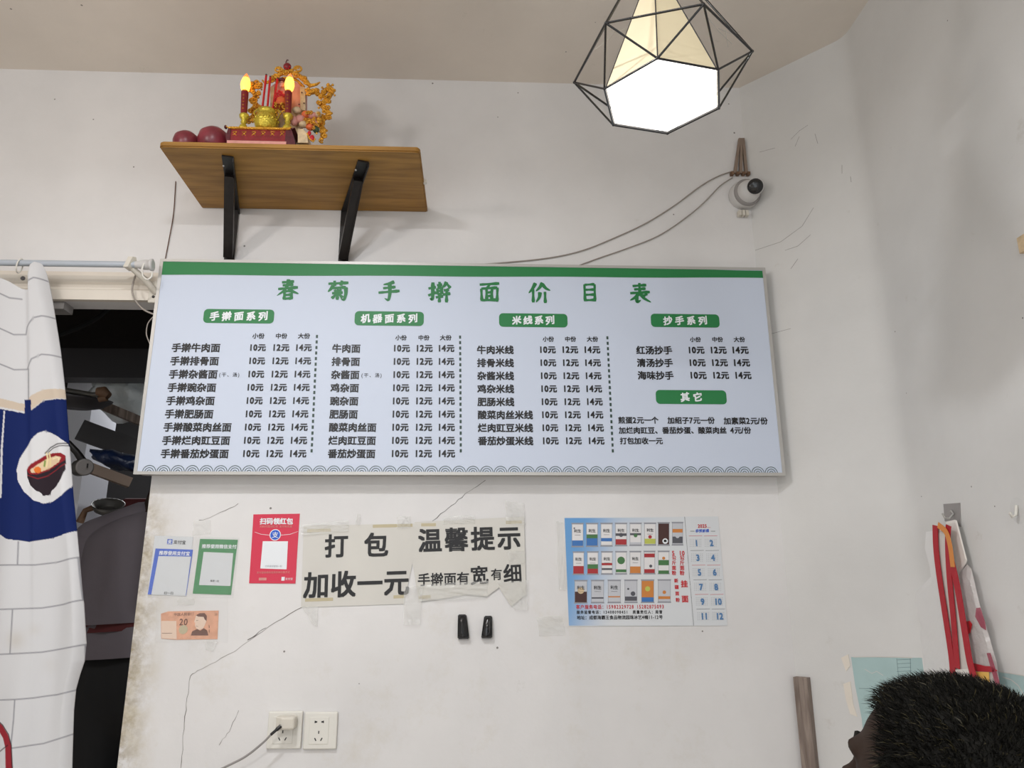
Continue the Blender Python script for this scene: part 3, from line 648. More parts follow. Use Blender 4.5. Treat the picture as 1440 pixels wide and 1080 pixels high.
for k in range(16):
    a = k*2.4; rr = 4+10*math.sqrt(k)*1.1; c = S(665+rr*math.cos(a)*1.2, 480+rr*math.sin(a)*1.2, yb-0.030); m.ell(c, (0.004, 0.0025, 0.004), nu=7, nv=5, mx=Matrix.Rotation(a, 3, 'Y'))
m.build('ribbon_flower', shr)
m = MB(M['gold'])
for k in range(46):
    m.ell(S(random.uniform(590, 730), random.uniform(560, 700), yb-0.03-random.random()*0.01), (random.uniform(.0016, .003),)*3, nu=7, nv=5)
for k in range(20): m.ell(S(random.uniform(320, 440), random.uniform(580, 760), yb-0.03), random.uniform(.0016, .003), nu=7, nv=5)
m.build('coin_heap', shr, kind='stuff')
m = MB(M['orange']); 
for zx, zy, rx, rz, mm in ((860, 640, 55, 40, M['cream']), (960, 690, 50, 45, M['orange']), (1040, 700, 60, 40, M['pink']), (900, 740, 60, 50, M['pink']), (1000, 770, 60, 40, M['gold']), (1100, 690, 40, 40, M['cream']), (940, 800, 60, 40, M['cream']), (1010, 830, 50, 40, M['orange']), (830, 760, 50, 60, M['pink']), (1060, 790, 45, 40, M['pink']), (1110, 760, 40, 50, M['gold'])):
    m.ell(S(zx, zy, yb-0.022), (rx*PXM, 0.010, rz*PXM), mm)
for k in range(14): scroll(m, random.uniform(850, 1120), random.uniform(640, 860), random.uniform(14, 24), yb-0.033, ph=random.random()*6, t=0.0016, mm=M['gold'])
m.build('boy_attendants', shr)
m = MB(M['jade']); m.ell(S(1075, 860, yb-0.02), (38*PXM, 38*PXM, 42*PXM)); m.ell(S(1082, 900, yb-.03), 0.003, M['gold'], nu=8, nv=5); m.build('green_vase', shr)
m = MB(M['flower']); p0 = S(1000, 900, yf+.006); m.ell(p0, (0.005, 0.004, 0.007)); p1 = S(1030, 955, yf+.006); m.ell(p1, (0.0065, 0.005, 0.0095)); m.tube([S(975, 900, yf+.004), S(1000, 960, yf+.004), S(1045, 995, yf+.004), S(1065, 960, yf+.004)], 0.0022, M['gold'], n=6)
m.build('gourd', shr)

# ================================================================== CABLES, CCTV, ROD
def smooth_path(P, n=6):
    P = [Vector(p) for p in P]; out = []
    for i in range(len(P)-1):
        p0 = P[max(i-1, 0)]; p1 = P[i]; p2 = P[i+1]; p3 = P[min(i+2, len(P)-1)]
        for k in range(n):
            t = k/n; out.append(0.5*((2*p1)+(p2-p0)*t+(2*p0-5*p1+4*p2-p3)*t*t+(3*p1-p0-3*p2+p3)*t*t*t))
    out.append(P[-1]); return out
def cable(pix, r, mm, name, label, y=-0.004, parent=None, ys=None, **k):
    m = MB(mm); P = [py_(a, b, (ys[i] if ys else y)) for i, (a, b) in enumerate(pix)]; m.tube(smooth_path(P), r, n=6)
    if parent is not None: return m.build(name, parent)
    return m.build(name, label=label, cat='cable', **k)
cable([(1034, 240), (1012, 247), (985, 262), (950, 288), (910, 313), (870, 332), (820, 352), (770, 363), (700, 370), (650, 373)], 0.0019, M['cable'], 'cable', 'upper of two cream cables running from the ceiling camera to the menu board')
cable([(1030, 250), (1012, 262), (990, 285), (962, 308), (925, 332), (880, 350), (845, 362), (812, 374)], 0.0017, M['cable'], 'cable', 'lower cream cable sagging from the ceiling camera to the menu board')
cable([(247, 255), (244, 300), (238, 335), (232, 366)], 0.0014, M['brownc'], 'wire', 'thin brown wire running from shelf left end down to the menu board')
# camera
camt = thing('security_camera', 'round white security camera with black lens high beside the corner', 'camera', (py_(1047, 270).x, 0, py_(1047, 270).z))
cc = py_(1049, 276, -0.0); ax = Vector((0.10, -1, -0.12)).normalized(); cc = Vector((cc.x-0.012, 0.0, cc.z-0.003))
m = MB(M['camw']); m.lathe([(0.043, 0), (0.044, 0.02), (0.041, 0.032), (0.039, 0.033)], cc, ax, n=28); m.build('mounting_base', camt)
m = MB(M['grey']); m.lathe([(0.041, 0.031), (0.042, 0.038), (0.036, 0.042)], cc, ax, n=28); m.build('ring', camt)
m = MB(M['camw']); m.lathe([(0.035, 0.036), (0.033, 0.052), (0.024, 0.062), (0.01, 0.064)], cc, ax, n=28); m.build('dome', camt)
ax2 = Vector((-0.26, -0.88, -0.40)).normalized(); c2 = py_(1062, 262, -0.075)-ax2*0.055
m = MB(M['camw']); m.lathe([(0.026, 0.012), (0.0255, 0.05), (0.0235, 0.056), (0.0215, 0.054)], c2, ax2, n=24); hs = m.build('lens_barrel', camt)
m = MB(M['blackp']); m.lathe([(0.0225, 0.045), (0.0225, 0.057), (0.012, 0.060), (0.004, 0.061)], c2, ax2, n=24); m.build('lens', hs)
m = MB(M['ivory']); q = py_(1045, 300, -0.012)
for dx in (-0.011, 0.0, 0.011): m.bbox((q.x+dx-0.0045, -0.02, q.z-0.009), (q.x+dx+0.0045, -0.002, q.z+0.008), 0.0012)
m.build('terminal_block', camt)
fl_t = thing('flat_cable_bundle', 'tapering bundle of flat brown cables rising above the security camera', 'cable', (py_(1042, 220).x, 0, py_(1042, 245).z))
tp = (1043, 194)
for i, bx in enumerate((1034, 1042, 1050)):
    m = MB(M['flat']); A = py_(tp[0]+(i-1)*2.4, tp[1], -0.010); B = py_(bx, 243, -0.012); m.strip([A, A.lerp(B, .5), B], [0.0062, 0.0075, 0.0095], (0, -1, 0)); 
    s0 = len(m.v); m2 = MB(M['flat']); sd = Vector((1, 0, 0)); w0, w1 = 0.0035, 0.0048
    m2.prism([A-sd*w0, B-sd*w1, B+sd*w1, A+sd*w0], (0, 0.008, 0)); m2.build('cable_strand', fl_t)
m = MB(M['brown'])
for i, bx in enumerate((1030, 1038, 1046, 1053)): c = py_(bx, 243, -0.013); m.box((c.x-0.005, -0.016, c.z-0.006), (c.x+0.004, -0.002, c.z+0.003))
m.build('clip', fl_t)
# curtain rod
RY = -0.085
rod = thing('curtain_rod', 'thin pale blue curtain rod above the kitchen doorway', 'curtain rod', (py_(100, 371, RY).x, RY, py_(100, 371, RY).z))
rz = (py_(10, 370, RY).z+py_(205, 372, RY).z)/2; rx1 = py_(221, 372, RY).x-0.012
m = MB(M['rod']); m.tube([(-1.9, RY, rz), (rx1-0.02, RY, rz)], 0.0088, n=14); m.build('pole', rod)
m = MB(M['camw']); m.lathe([(0.0095, -0.045), (0.012, -0.03), (0.014, -0.02), (0.014, -0.006), (0.017, -0.005), (0.017, 0.0), (0.012, 0.002)], (rx1, RY, rz), (1, 0, 0), n=18); m.build('end_cap', rod)
m = MB(M['ivory']); bx = py_(183, 372, RY).x
m.prism([(bx-0.012, RY-0.013, rz-0.012), (bx-0.002, RY-0.013, rz+0.018), (bx+0.004, RY-0.005, rz+0.02), (bx+0.004, RY+0.012, rz-0.004), (bx-0.006, RY+0.012, rz-0.014)], (0.012, 0, 0))
m.tube([(bx+0.004, RY+0.006, rz-0.008), (bx+0.03, RY*.55, rz-0.03), (bx+0.05, -0.02, rz-0.055)], [0.008, 0.009, 0.009], n=8)
m.bbox((bx+0.03, -0.022, rz-0.085), (bx+0.066, -0.014, rz-0.02), 0.003); m.ell((bx+0.045, -0.023, rz-0.068), 0.004, M['dgrey'], nu=8, nv=5); m.ell((bx+0.060, -0.0165, rz-0.070), 0.003, M['dgrey'], nu=8, nv=5)
m.bbox((bx+0.055, -0.018, rz-0.085), (bx+0.085, -0.002, rz-0.055), 0.002); m.build('bracket', rod)
def ring(pxx, name='curtain_ring'):
    m = MB(M['white']); c = py_(pxx, 372, RY); pts = [Vector((c.x+0.003*math.sin(a), RY+0.014*math.cos(a)*0.9, rz-0.008+0.020*math.sin(a))) for a in [2*PI*k/18 for k in range(19)]]
    m.tube(pts, 0.002, n=6, cap=False); return m
ring(28).build('curtain_ring', label='white curtain ring left of the raised fold of the curtain', cat='ring', group='curtain rings')
mm = MB(M['white']); P = [py_(a, b, RY-0.012) for a, b in ((203, 370), (200, 378), (201, 388), (207, 393), (213, 389), (214, 382))]; mm.tube(smooth_path(P), 0.0024, n=8); mm.tube([py_(203, 370, RY-0.012), Vector((py_(203, 370, RY).x, RY, rz+0.011)), Vector((py_(203, 370, RY).x, RY+0.012, rz))], 0.0022, n=6)
mm.build('curtain_ring', label='open white curtain ring hanging empty by the rod end', cat='ring', group='curtain rings')
cable([(192, 384), (188, 395), (186, 410), (192, 425), (203, 436), (216, 442)], 0.0026, M['cable'], 'wire', 'cream wire looping from rod bracket to left edge of menu board', ys=[-0.03]*6)
cable([(216, 445), (208, 455), (206, 470), (211, 484)], 0.0016, M['cable'], 'wire', 'thin white wire loop beside the board over the dark doorway', y=-0.03)
# ================================================================== CURTAIN (cloth with a printed pattern)
def interp(pts): xs = [p[0] for p in pts]; ys = [p[1] for p in pts]; return lambda q: np.interp(q, xs, ys)
Rx = interp([(368, 57), (380, 61), (420, 68), (490, 79), (560, 88), (640, 96), (700, 101), (750, 107), (800, 113), (850, 118), (905, 120), (930, 117), (950, 110), (970, 104), (1000, 100), (1080, 95), (1500, 70)])
Tx = interp([(-150, 372), (-95, 372), (-60, 400), (-30, 405), (-10, 392), (0, 392), (12, 398), (24, 406), (33, 408), (36, 385), (41, 373), (48, 368), (56, 369), (60, 372)])
yl = np.concatenate([np.linspace(0, 1, 700)*0.0]) if False else None
cols = 190; rows1 = 700
U = np.linspace(0, 1, cols); V = np.concatenate([np.linspace(0, 1, rows1), 1+np.linspace(0.01, 0.46, 46)])
YB = 1084.0
x0c = -60.0
XT = x0c+(57-x0c)*U
gx = np.zeros((len(V), cols)); gy = np.zeros_like(gx)
for j, v in enumerate(V):
    y = Tx(XT)+(YB-Tx(XT))*v; gy[j] = y; r_ = Rx(y); gx[j] = x0c+(r_-x0c)*U
def segdist(X, Y, pts):
    D = np.full(X.shape, 1e9)
    for (ax_, ay_), (bx_, by_) in zip(pts, pts[1:]):
        dx, dy = bx_-ax_, by_-ay_; t = np.clip(((X-ax_)*dx+(Y-ay_)*dy)/(dx*dx+dy*dy+1e-9), 0, 1)
        D = np.minimum(D, np.hypot(X-ax_-t*dx, Y-ay_-t*dy))
    return D
def inpoly(X, Y, P):
    ins = np.zeros(X.shape, bool); n = len(P)
    for i in range(n):
        x1, y1 = P[i]; x2, y2 = P[(i+1) % n]
        c = ((y1 > Y) != (y2 > Y)) & (X < (x2-x1)*(Y-y1)/((y2-y1) if y2 != y1 else 1e-9)+x1); ins ^= c
    return ins
RGB = np.zeros(gx.shape+(3,)); RGB[:] = lin((212, 212, 214))
def paint(mask, c, a=1.0):
    mk = mask.astype(float)[..., None]*a; RGB[:] = RGB*(1-mk)+np.array(lin(c))*mk
def line(pts, w, c): d = segdist(gx, gy, pts); paint(np.clip(w/2-d+0.5, 0, 1), c)
G = (150, 150, 156)
for P in ([(-60, 425), (-20, 408), (0, 413), (15, 420), (31, 421)], [(34, 405), (40, 396), (48, 391), (62, 392)], [(-60, 470), (-20, 455), (0, 462), (20, 471), (36, 470), (38, 460), (48, 447), (58, 444), (72, 444)],
          [(-60, 520), (-20, 506), (0, 512), (20, 520), (38, 519), (45, 505), (58, 498), (80, 499)], [(40, 519), (40, 565)], [(-60, 795), (50, 794.5), (80, 791), (114, 783)], [(27, 762), (26, 794)], [(110, 784), (117, 844)],
          [(-60, 860), (0, 857), (60, 855), (90, 850), (120, 843)], [(20, 857), (17, 919)], [(-60, 921), (0, 920), (60, 917), (90, 912), (122, 906)], [(119, 908), (118, 930)], [(-60, 986), (0, 984), (50, 981), (80, 977), (105, 971)], [(26, 983), (25, 1010), (22, 1046)], [(22, 1050), (60, 1046), (98, 1034)]):
    line(P, 1.9, G)
yt = np.interp(gx, [-60, 0, 33, 45, 60, 90], [555, 560, 568, 556, 547, 545]); yt2 = np.interp(gx, [-60, 0, 33, 44, 46, 60, 90], [572, 572, 578.5, 576, 575, 562, 558])
paint((gy > yt) & (gy < yt2), (206, 190, 172))
yn0 = np.where(gx < 34, np.interp(gx, [-60, 0, 33], [576, 575, 581]), np.interp(gx, [34, 44, 60, 90], [562, 562, 563, 559])); yn0 = np.where((gx > 44), yt2+1, yn0)
yn1 = np.interp(gx, [-60, 0, 10, 40, 75, 108], [735, 752, 758, 762, 757, 746])
navy = (gy > yn0) & (gy < yn1); paint(navy, (15, 34, 92))
paint(inpoly(gx, gy, [(5, 578), (7, 578), (3, 630), (1, 700), (-3, 700), (0, 630)]), (212, 212, 214))
paint(gx < -6+0*gy, (212, 212, 214), 0.0)
blob = [(52, 609), (60, 605.5), (70, 608), (80, 613), (92, 622), (98, 635), (101, 655), (102, 670), (99, 684), (88, 697), (74, 706), (60, 708), (46, 703), (34, 692), (26, 677), (24, 661), (28, 645), (36, 631), (44, 618)]
paint(inpoly(gx, gy, blob), (220, 220, 222))
bowl = [(37, 660), (38, 672), (42, 682), (50, 690), (57, 693), (59, 697), (71, 696), (72, 691), (80, 684), (87, 674), (92, 660), (92, 643), (80, 650), (60, 660)]
paint(inpoly(gx, gy, bowl), (44, 34, 42))
rim = [(37, 661), (40, 655), (50, 648), (62, 640), (74, 637), (86, 637), (92, 641), (91, 647), (82, 654), (68, 661), (52, 667), (41, 667)]
paint(inpoly(gx, gy, rim), (142, 34, 42))
inner = [(42, 661), (52, 653), (64, 645), (78, 641), (87, 643), (84, 650), (70, 658), (54, 664), (44, 665)]
paint(inpoly(gx, gy, inner), (226, 200, 164))
line([(64, 637), (66, 645), (64, 656)], 2.2, (238, 222, 170)); line([(68, 636), (70, 646), (70, 655)], 2.2, (232, 212, 160)); line([(74, 645), (82, 643), (84, 647)], 1.5, (244, 226, 190))
line([(62, 648), (61, 655)], 2.4, (120, 150, 70)); paint(np.hypot(gx-52, gy-660.5) < 4.6, (226, 120, 50)); line([(38, 668), (52, 673), (66, 669), (80, 661), (92, 652)], 1.0, (150, 40, 46))
line([(62, 637), (70, 629), (80, 624.5), (97, 622)], 1.5, (36, 30, 34)); line([(66, 636), (74, 630), (84, 627), (97, 625.5)], 1.3, (36, 30, 34))
arc = [(-40, 1012), (-10, 1014), (4, 1023), (13, 1034), (18, 1048), (20, 1086)]
line(arc, 10, (150, 42, 52)); line([(-40, 1006), (-8, 1008), (8, 1019), (18, 1031), (22.5, 1046), (24.5, 1086)], 1.5, (50, 34, 40)); line([(-20, 1068), (0, 1058), (17, 1046)], 1.4, (60, 30, 36))
for (sx_, sy_, sr, al) in ((25, 900, 9, .25), (50, 885, 6, .12), (70, 935, 8, .08)): paint(np.exp(-((gx-sx_)**2+(gy-sy_)**2)/(2*sr*sr)), (178, 160, 128), al)
# folds (real relief)
ff = np.clip((gy-368)/500, 0, 1)
step = 1/(1+np.exp(-(gx-(39+8*ff*ff))/1.6))
depth = 0.010*step*np.clip(1.25-ff, 0.15, 1)+0.010*np.sin(gx/17.0+0.6)*(0.5+0.5*ff)+0.007*np.sin(gx/41.0+gy/150)+0.003*np.sin(gx/9.0+gy/60.0)*ff
edge = np.clip((gx-(Rx(gy)-14))/14, 0, 1); depth -= 0.022*edge**2
top_r = np.exp(-((gy-368)/16)**2)
depth = depth*(1-0.6*top_r)
pos = np.zeros(gx.shape+(3,))
B0 = np.array(RT); Bu = np.array(UP); Bf = np.array(FW)
D = Bf+((gx-720)/F)[..., None]*B0+((540-gy)/F)[..., None]*Bu
t = ((RY-0.014)-CAM.y)/D[..., 1]
pos = np.array(CAM)+D*t[..., None]; pos[..., 1] -= depth
nr, nc = gx.shape
me = bpy.data.meshes.new('door_curtain'); me.vertices.add(nr*nc); me.vertices.foreach_set('co', pos.reshape(-1))
idx = np.arange(nr*nc).reshape(nr, nc); q = np.stack([idx[:-1, :-1], idx[1:, :-1], idx[1:, 1:], idx[:-1, 1:]], -1).reshape(-1)
nf = (nr-1)*(nc-1); me.loops.add(nf*4); me.loops.foreach_set('vertex_index', q.astype(np.int32)); me.polygons.add(nf); me.polygons.foreach_set('loop_start', np.arange(0, nf*4, 4, dtype=np.int32))
me.polygons.foreach_set('use_smooth', np.ones(nf, bool)); me.update(calc_edges=True); me.validate()
ca = me.color_attributes.new('print', 'FLOAT_COLOR', 'POINT'); ca.data.foreach_set('color', np.concatenate([RGB, np.ones(gx.shape+(1,))], -1).reshape(-1))
cm = mat('printed_cloth', (212, 212, 214), 0.75, spec=0.2); at = cm.node_tree.nodes.new('ShaderNodeAttribute'); at.attribute_name = 'print'; cm.node_tree.links.new(at.outputs['Color'], cm.node_tree.nodes['Principled BSDF'].inputs['Base Color'])
me.materials.append(cm)
cur = bpy.data.objects.new('door_curtain', me); COL.objects.link(cur)
cur['label'] = 'white door curtain printed with grey brick lines, navy band and noodle bowl'; cur['category'] = 'curtain'
md = cur.modifiers.new('thick', 'SOLIDIFY'); md.thickness = 0.0012; md.offset = -1
m = MB(M['dgrey']); c = py_(33, 392, RY-0.02); m.lathe([(0.004, 0), (0.006, 0.002), (0.006, 0.004)], c, (0, -1, 0), n=12); m.build('eyelet', cur)

# ================================================================== PAPERS ON THE WALL
def sheet(pts, y, thick, mm, mb=None):
    mb = mb or MB(mm); mb.prism([py_(a, b, y) for a, b in pts][::-1], (0, -thick, 0), mm); return mb
def flat(mb, pts, y, mm): mb.poly([py_(a, b, y) for a, b in pts][::-1], mm)
def blister(pts, y, mm, n=7, amp=0.0025):    # crumpled translucent film spanning a quad
    m = MB(mm); q = [py_(a, b, y) for a, b in pts]; vs = []
    for j in range(n+1):
        for i in range(n+1):
            u, v = i/n, j/n; p = (q[0]*(1-u)+q[1]*u)*(1-v)+(q[3]*(1-u)+q[2]*u)*v
            p = p+Vector((random.uniform(-1, 1)*.001, -random.random()*amp, random.uniform(-1, 1)*.001)); vs.append(p)
    m.add(vs, [(j*(n+1)+i, (j+1)*(n+1)+i, (j+1)*(n+1)+i+1, j*(n+1)+i+1) for j in range(n) for i in range(n)]); return m
def z5(x, y): return (200+x/4.908, 700+y/4.908)
def z6(x, y): return (410+x/4.114, 690+y/4.114)
def z7(x, y): return (780+x/5.538, 710+y/5.538)
def T(mb, s, a, b, y, mm, **k): text(mb, s, py_(a[0], a[1], y), py_(b[0], b[1], y), mm, **k)
def TP(par, name, s, a, b, y, mm, **k): q = MB(mm); T(q, s, a, b, y, mm, **k); return q.build(name, par)
# --- takeaway notice
Y1 = -0.0022
t = sheet([z6(70, 203), z6(712, 190), z6(700, 420), z6(650, 655), z6(55, 676)], -0.0012, 0.0008, M['paper'])
nt1 = t.build('paper_notice', label='left taped paper notice with large black characters reading a takeaway surcharge', cat='notice')
TP(nt1, 'lettering', '打', z6(190, 322), z6(328, 318), Y1, M['ink'], bold=0.026); TP(nt1, 'lettering', '包', z6(418, 316), z6(562, 312), Y1, M['ink'], bold=0.026)
TP(nt1, 'lettering', '加收一元', z6(68, 548), z6(682, 528), Y1, M['ink'], bold=0.026, em=0.0665, squash=1.02)
for a, b, c, d in ((90, 232, 228, 228), (470, 206, 700, 200), (78, 633, 240, 628), (590, 615, 652, 612)):
    m = MB(M['tapey']); p0 = z6(a, b); p1 = z6(c, d); m.strip([py_(*p0, Y1), py_(*p1, Y1)], [0.008, 0.008], (0, -1, 0)); m.build('tape_mark', nt1)
t = sheet([z6(712, 182), z6(1345, 150), z6(1355, 520), z6(1358, 600), z6(1270, 670), z6(1200, 560), z6(1130, 612), z6(1020, 600), z6(900, 620), z6(735, 642), z6(700, 420)], -0.0032, 0.0008, M['paper'])
nt2 = t.build('paper_notice', label='right taped paper notice about wide and thin noodles with a torn lower edge', cat='notice')
Y2 = -0.0041; TP(nt2, 'lettering', '温馨提示', z6(730, 290), z6(1328, 270), Y2, M['ink'], bold=0.028, em=0.0635)
m = MB(M['ink']); T(m, '手擀面有', z6(728, 517), z6(1030, 506), Y2, M['ink'], bold=0.02); T(m, '宽', z6(1032, 492), z6(1140, 486), Y2, M['ink'], bold=0.022); T(m, '有', z6(1152, 486), z6(1220, 483), Y2, M['ink'], bold=0.016); T(m, '细', z6(1224, 482), z6(1334, 476), Y2, M['ink'], bold=0.022)
m.build('lettering', nt2)
for a, b, c, d in ((750, 198, 835, 197), (1240, 184, 1333, 181), (735, 618, 805, 612)):
    m = MB(M['tapey']); m.strip([py_(*z6(a, b), Y2), py_(*z6(c, d), Y2)], [0.008, 0.008], (0, -1, 0)); m.build('tape_mark', nt2)
for qd, par in ((((50, 200), (330, 170), (330, 235), (60, 260)), nt1), (((380, 135), (400, 140), (395, 200), (370, 195)), nt1), (((610, 150), (690, 150), (690, 215), (612, 215)), nt1),
           (((650, 560), (760, 550), (745, 775), (648, 780)), nt1), (((60, 670), (155, 672), (150, 785), (130, 780)), nt1),
           (((740, 545), (1140, 520), (1130, 620), (740, 640)), nt2), (((1190, 530), (1370, 520), (1365, 690), (1290, 690)), nt2), (((1235, 60), (1345, 75), (1350, 200), (1240, 190)), nt2), (((880, 150), (1060, 145), (1060, 190), (880, 195)), nt2), (((1250, 350), (1350, 345), (1350, 420), (1260, 420)), nt2)):
    blister([z6(*p) for p in qd], -0.0046, M['tape'], n=7, amp=0.004).build('clear_tape', par)
# --- QR sleeves (codes left blank)
slv = thing('payment_sticker', 'blue and white payment sticker near the doorway edge', 'sticker', py_(*z5(200, 670), 0))
m = sheet([z5(88, 262), z5(352, 270), z5(303, 678), z5(38, 668)], -0.0006, 0.0010, M['paper2']); m.build('backing', slv)
Y3 = -0.0019; m = MB(M['blue']); flat(m, [z5(92, 350), z5(350, 358), z5(344, 406), z5(112, 402), z5(62, 668), z5(38, 666)], Y3, M['blue']); flat(m, [z5(338, 406), z5(344, 406), z5(303, 676), z5(300, 676)], Y3, M['blue'])
T(m, '推荐使用支付宝', z5(116, 380), z5(330, 386), Y3-.0003, M['pwhite'], bold=0.02); m.build('blue_border', slv); m = MB(M['blue'])
flat(m, [z5(174, 285), z5(210, 286), z5(207, 322), z5(171, 320)], Y3, M['blue']); T(m, '支', z5(176, 303), z5(206, 304), Y3-.0003, M['pwhite'], bold=0.02); T(m, '支付宝', z5(216, 305), z5(302, 309), Y3, M['ink'], bold=0.01); m.build('logo_line', slv)
TP(slv, 'small_print', '扫一扫', z5(150, 657), z5(216, 659), Y3, M['ink'], bold=0.0)
sg = thing('payment_sticker', 'green payment sticker with a white centre in a clear sleeve', 'sticker', py_(*z5(480, 670), 0))
m = sheet([z5(400, 284), z5(660, 290), z5(613, 670), z5(349, 661)], -0.0006, 0.0010, M['bgreen']); m.build('backing', sg)
m = MB(M['pwhite']); c4 = [z5(424, 374), z5(628, 382), z5(608, 609), z5(392, 602)]; flat(m, c4, Y3, M['paper2']); TP(sg, 'heading', '推荐使用微信支付', z5(412, 334), z5(652, 338), Y3, M['pwhite'], bold=0.02)
T(m, '推荐一扫', z5(470, 573), z5(530, 575), Y3-.0003, M['ink'], bold=0.0); m.build('white_square', sg)
m = sheet([z5(85, 258), z5(672, 276), z5(630, 690), z5(36, 690)], -0.0024, 0.0004, M['sleeve']); m.build('clear_sleeve', sg)
blister([z5(355, 160), z5(475, 155), z5(470, 250), z5(350, 260)], -0.001, M['tape'], n=5, amp=0.002).build('clear_tape', sg)
rp = thing('red_poster', 'red payment poster with a white square and white heading', 'poster', py_(*z5(910, 590), 0))
m = sheet([z5(768, 115), z5(1088, 110), z5(1072, 350), z5(1058, 592), z5(738, 590), z5(757, 300)], -0.0006, 0.0010, M['red']); m.build('backing', rp)
TP(rp, 'heading', '扫码领红包', z5(812, 162), z5(1042, 162), Y3, M['pwhite'], bold=0.035); TP(rp, 'small_print', '扫码付款领红包 支付有优惠', z5(812, 198), z5(1036, 198), Y3, M['pink'], bold=0.0); m = MB(M['pwhite'])
cc_ = z5(918, 256)
m.lathe([(0.0145, 0), (0.0145, 0.0003), (0.0001, 0.0003)], py_(*cc_, Y3), (0, -1, 0), M['pwhite'], 28, False); m.lathe([(0.0125, 0.0003), (0.0125, 0.0006), (0.0001, 0.0006)], py_(*cc_, Y3), (0, -1, 0), M['blue'], 28, False)
T(m, '支', z5(896, 256), z5(940, 256), Y3-.0008, M['pwhite'], bold=0.01)
m.build('payment_emblem', rp); m = MB(M['pwhite'])
m.strip([py_(*z5(x, y), Y3) for x, y in ((776, 236), (820, 252), (880, 258))], [.0006, .001, .001], (0, -1, 0), M['pwhite']); m.strip([py_(*z5(x, y), Y3) for x, y in ((956, 258), (1020, 252), (1076, 232))], [.001, .001, .0006], (0, -1, 0), M['pwhite'])
m.build('envelope_line', rp); m = MB(M['pwhite'])
flat(m, [z5(832, 300), z5(1006, 300), z5(996, 494), z5(815, 488)], Y3, M['pwhite']); T(m, '打开支付宝扫一扫', z5(850, 472), z5(965, 472), Y3-.0003, M['calgrey'], bold=0.0)
m.build('white_square', rp); TP(rp, 'small_print', '支付宝收款码支持多种付款方式', z5(790, 516), z5(1020, 514), Y3, M['pink'], bold=0.0); m = MB(M['pink']); flat(m, [z5(805, 552), z5(858, 552), z5(857, 570), z5(804, 570)], Y3, M['pink']); m.build('small_label', rp); m = MB(M['pwhite']); flat(m, [z5(962, 546), z5(984, 546), z5(982, 572), z5(960, 572)], Y3, M['pwhite']); T(m, '支付宝', z5(988, 560), z5(1040, 560), Y3, M['pwhite'], bold=0.0)
m.build('small_logo', rp)
# --- banknote
bn = thing('banknote', 'orange twenty yuan banknote taped to the wall below the payment stickers', 'banknote', py_(*z5(330, 975), 0))
m = sheet([z5(130, 800), z5(180, 784), z5(528, 778), z5(520, 975), z5(240, 980), z5(132, 972)], -0.0006, 0.0008, M['note']); m.build('paper', bn)
Y4 = -0.0016; m = MB(M['noteb']); flat(m, [z5(132, 850), z5(235, 850), z5(238, 975), z5(134, 970)], Y4, M['notep']); T(m, '20', z5(256, 857), z5(318, 857), Y4-.0002, M['noteb'], bold=0.01); T(m, '中国人民银行', z5(218, 806), z5(358, 802), Y4, M['noteb'], bold=0.0)
hd = [(372, 810), (395, 798), (430, 797), (445, 815), (443, 850), (432, 880), (420, 900), (398, 912), (376, 905), (364, 882), (366, 862), (358, 856), (364, 840)]
flat(m, [z5(*p) for p in hd], Y4-.0003, M['notep']); flat(m, [z5(*p) for p in ((370, 812), (395, 797), (430, 796), (446, 815), (444, 852), (430, 838), (424, 822), (388, 820))], Y4-.0005, M['noteb'])
flat(m, [z5(*p) for p in ((335, 950), (345, 922), (380, 905), (400, 918), (425, 900), (448, 915), (456, 950))], Y4-.0005, M['noteb']); m.strip([py_(*z5(372, 848), Y4-.0006), py_(*z5(386, 846), Y4-.0006)], [.0008]*2, (0, -1, 0)); m.strip([py_(*z5(372, 886), Y4-.0006), py_(*z5(386, 888), Y4-.0006)], [.0007]*2, (0, -1, 0))
m.lathe([(0.011, 0), (0.011, 0.0001), (0.0001, 0.0001)], py_(*z5(283, 910), Y4), (0, -1, 0), M['tapey'], 16, False)
T(m, '20', z5(500, 805), z5(520, 805), Y4, M['noteb'], bold=0.0)
for yy_ in (880, 910): m.strip([py_(*z5(462, yy_), Y4), py_(*z5(462, yy_+20), Y4)], [.0016]*2, (0, -1, 0))
m.strip([py_(*z5(136, 935), Y4-.0002), py_(*z5(205, 935), Y4-.0002)], [.001]*2, (0, -1, 0)); m.build('note_print', bn)
for qd in (((95, 690), (595, 700), (590, 1000), (90, 1000)), ((240, 690), (360, 695), (360, 740), (245, 740)), ((430, 980), (520, 990), (490, 1060), (440, 1050))):
    blister([z5(*p) for p in qd], -0.003, M['sleeve'] if qd[0][0] == 95 else M['tape'], n=10, amp=0.002).build('clear_tape', bn)
# --- calendar poster
cal = thing('calendar_poster', 'pale blue noodle supplier calendar poster with small year calendar at right', 'poster', py_(910, 880, 0))
m = sheet([z7(75, 100), z7(1272, 90), z7(1346, 940), z7(112, 945)], -0.0006, 0.0010, M['paper2']); sh_ = m.build('sheet', cal)
Y5 = -0.0018
gn = 24; vs_ = []; cs_ = []
for j_ in range(gn+1):
    for i_ in range(gn+1):
        u_, v_ = i_/gn, j_/gn; xl = 77+(111-77)*v_; xr = 1012+(1083-1012)*v_; zx_ = xl+(xr-xl)*u_; zy_ = 102+(940-102)*v_
        vs_.append(tuple(py_(zx_/5.538+780, zy_/5.538+710, Y5))); k_ = min(1.0, max(0.0, 1.25-1.9*u_-0.55*v_)); k_ = max(k_, min(1, max(0, 0.75-2.0*v_-0.7*u_))); k_ = k_*k_*(3-2*k_)
        a_ = lin((218, 221, 224)); b_ = lin((112, 164, 216)); cs_ += [a_[c]*(1-k_)+b_[c]*k_ for c in range(3)]+[1.0]
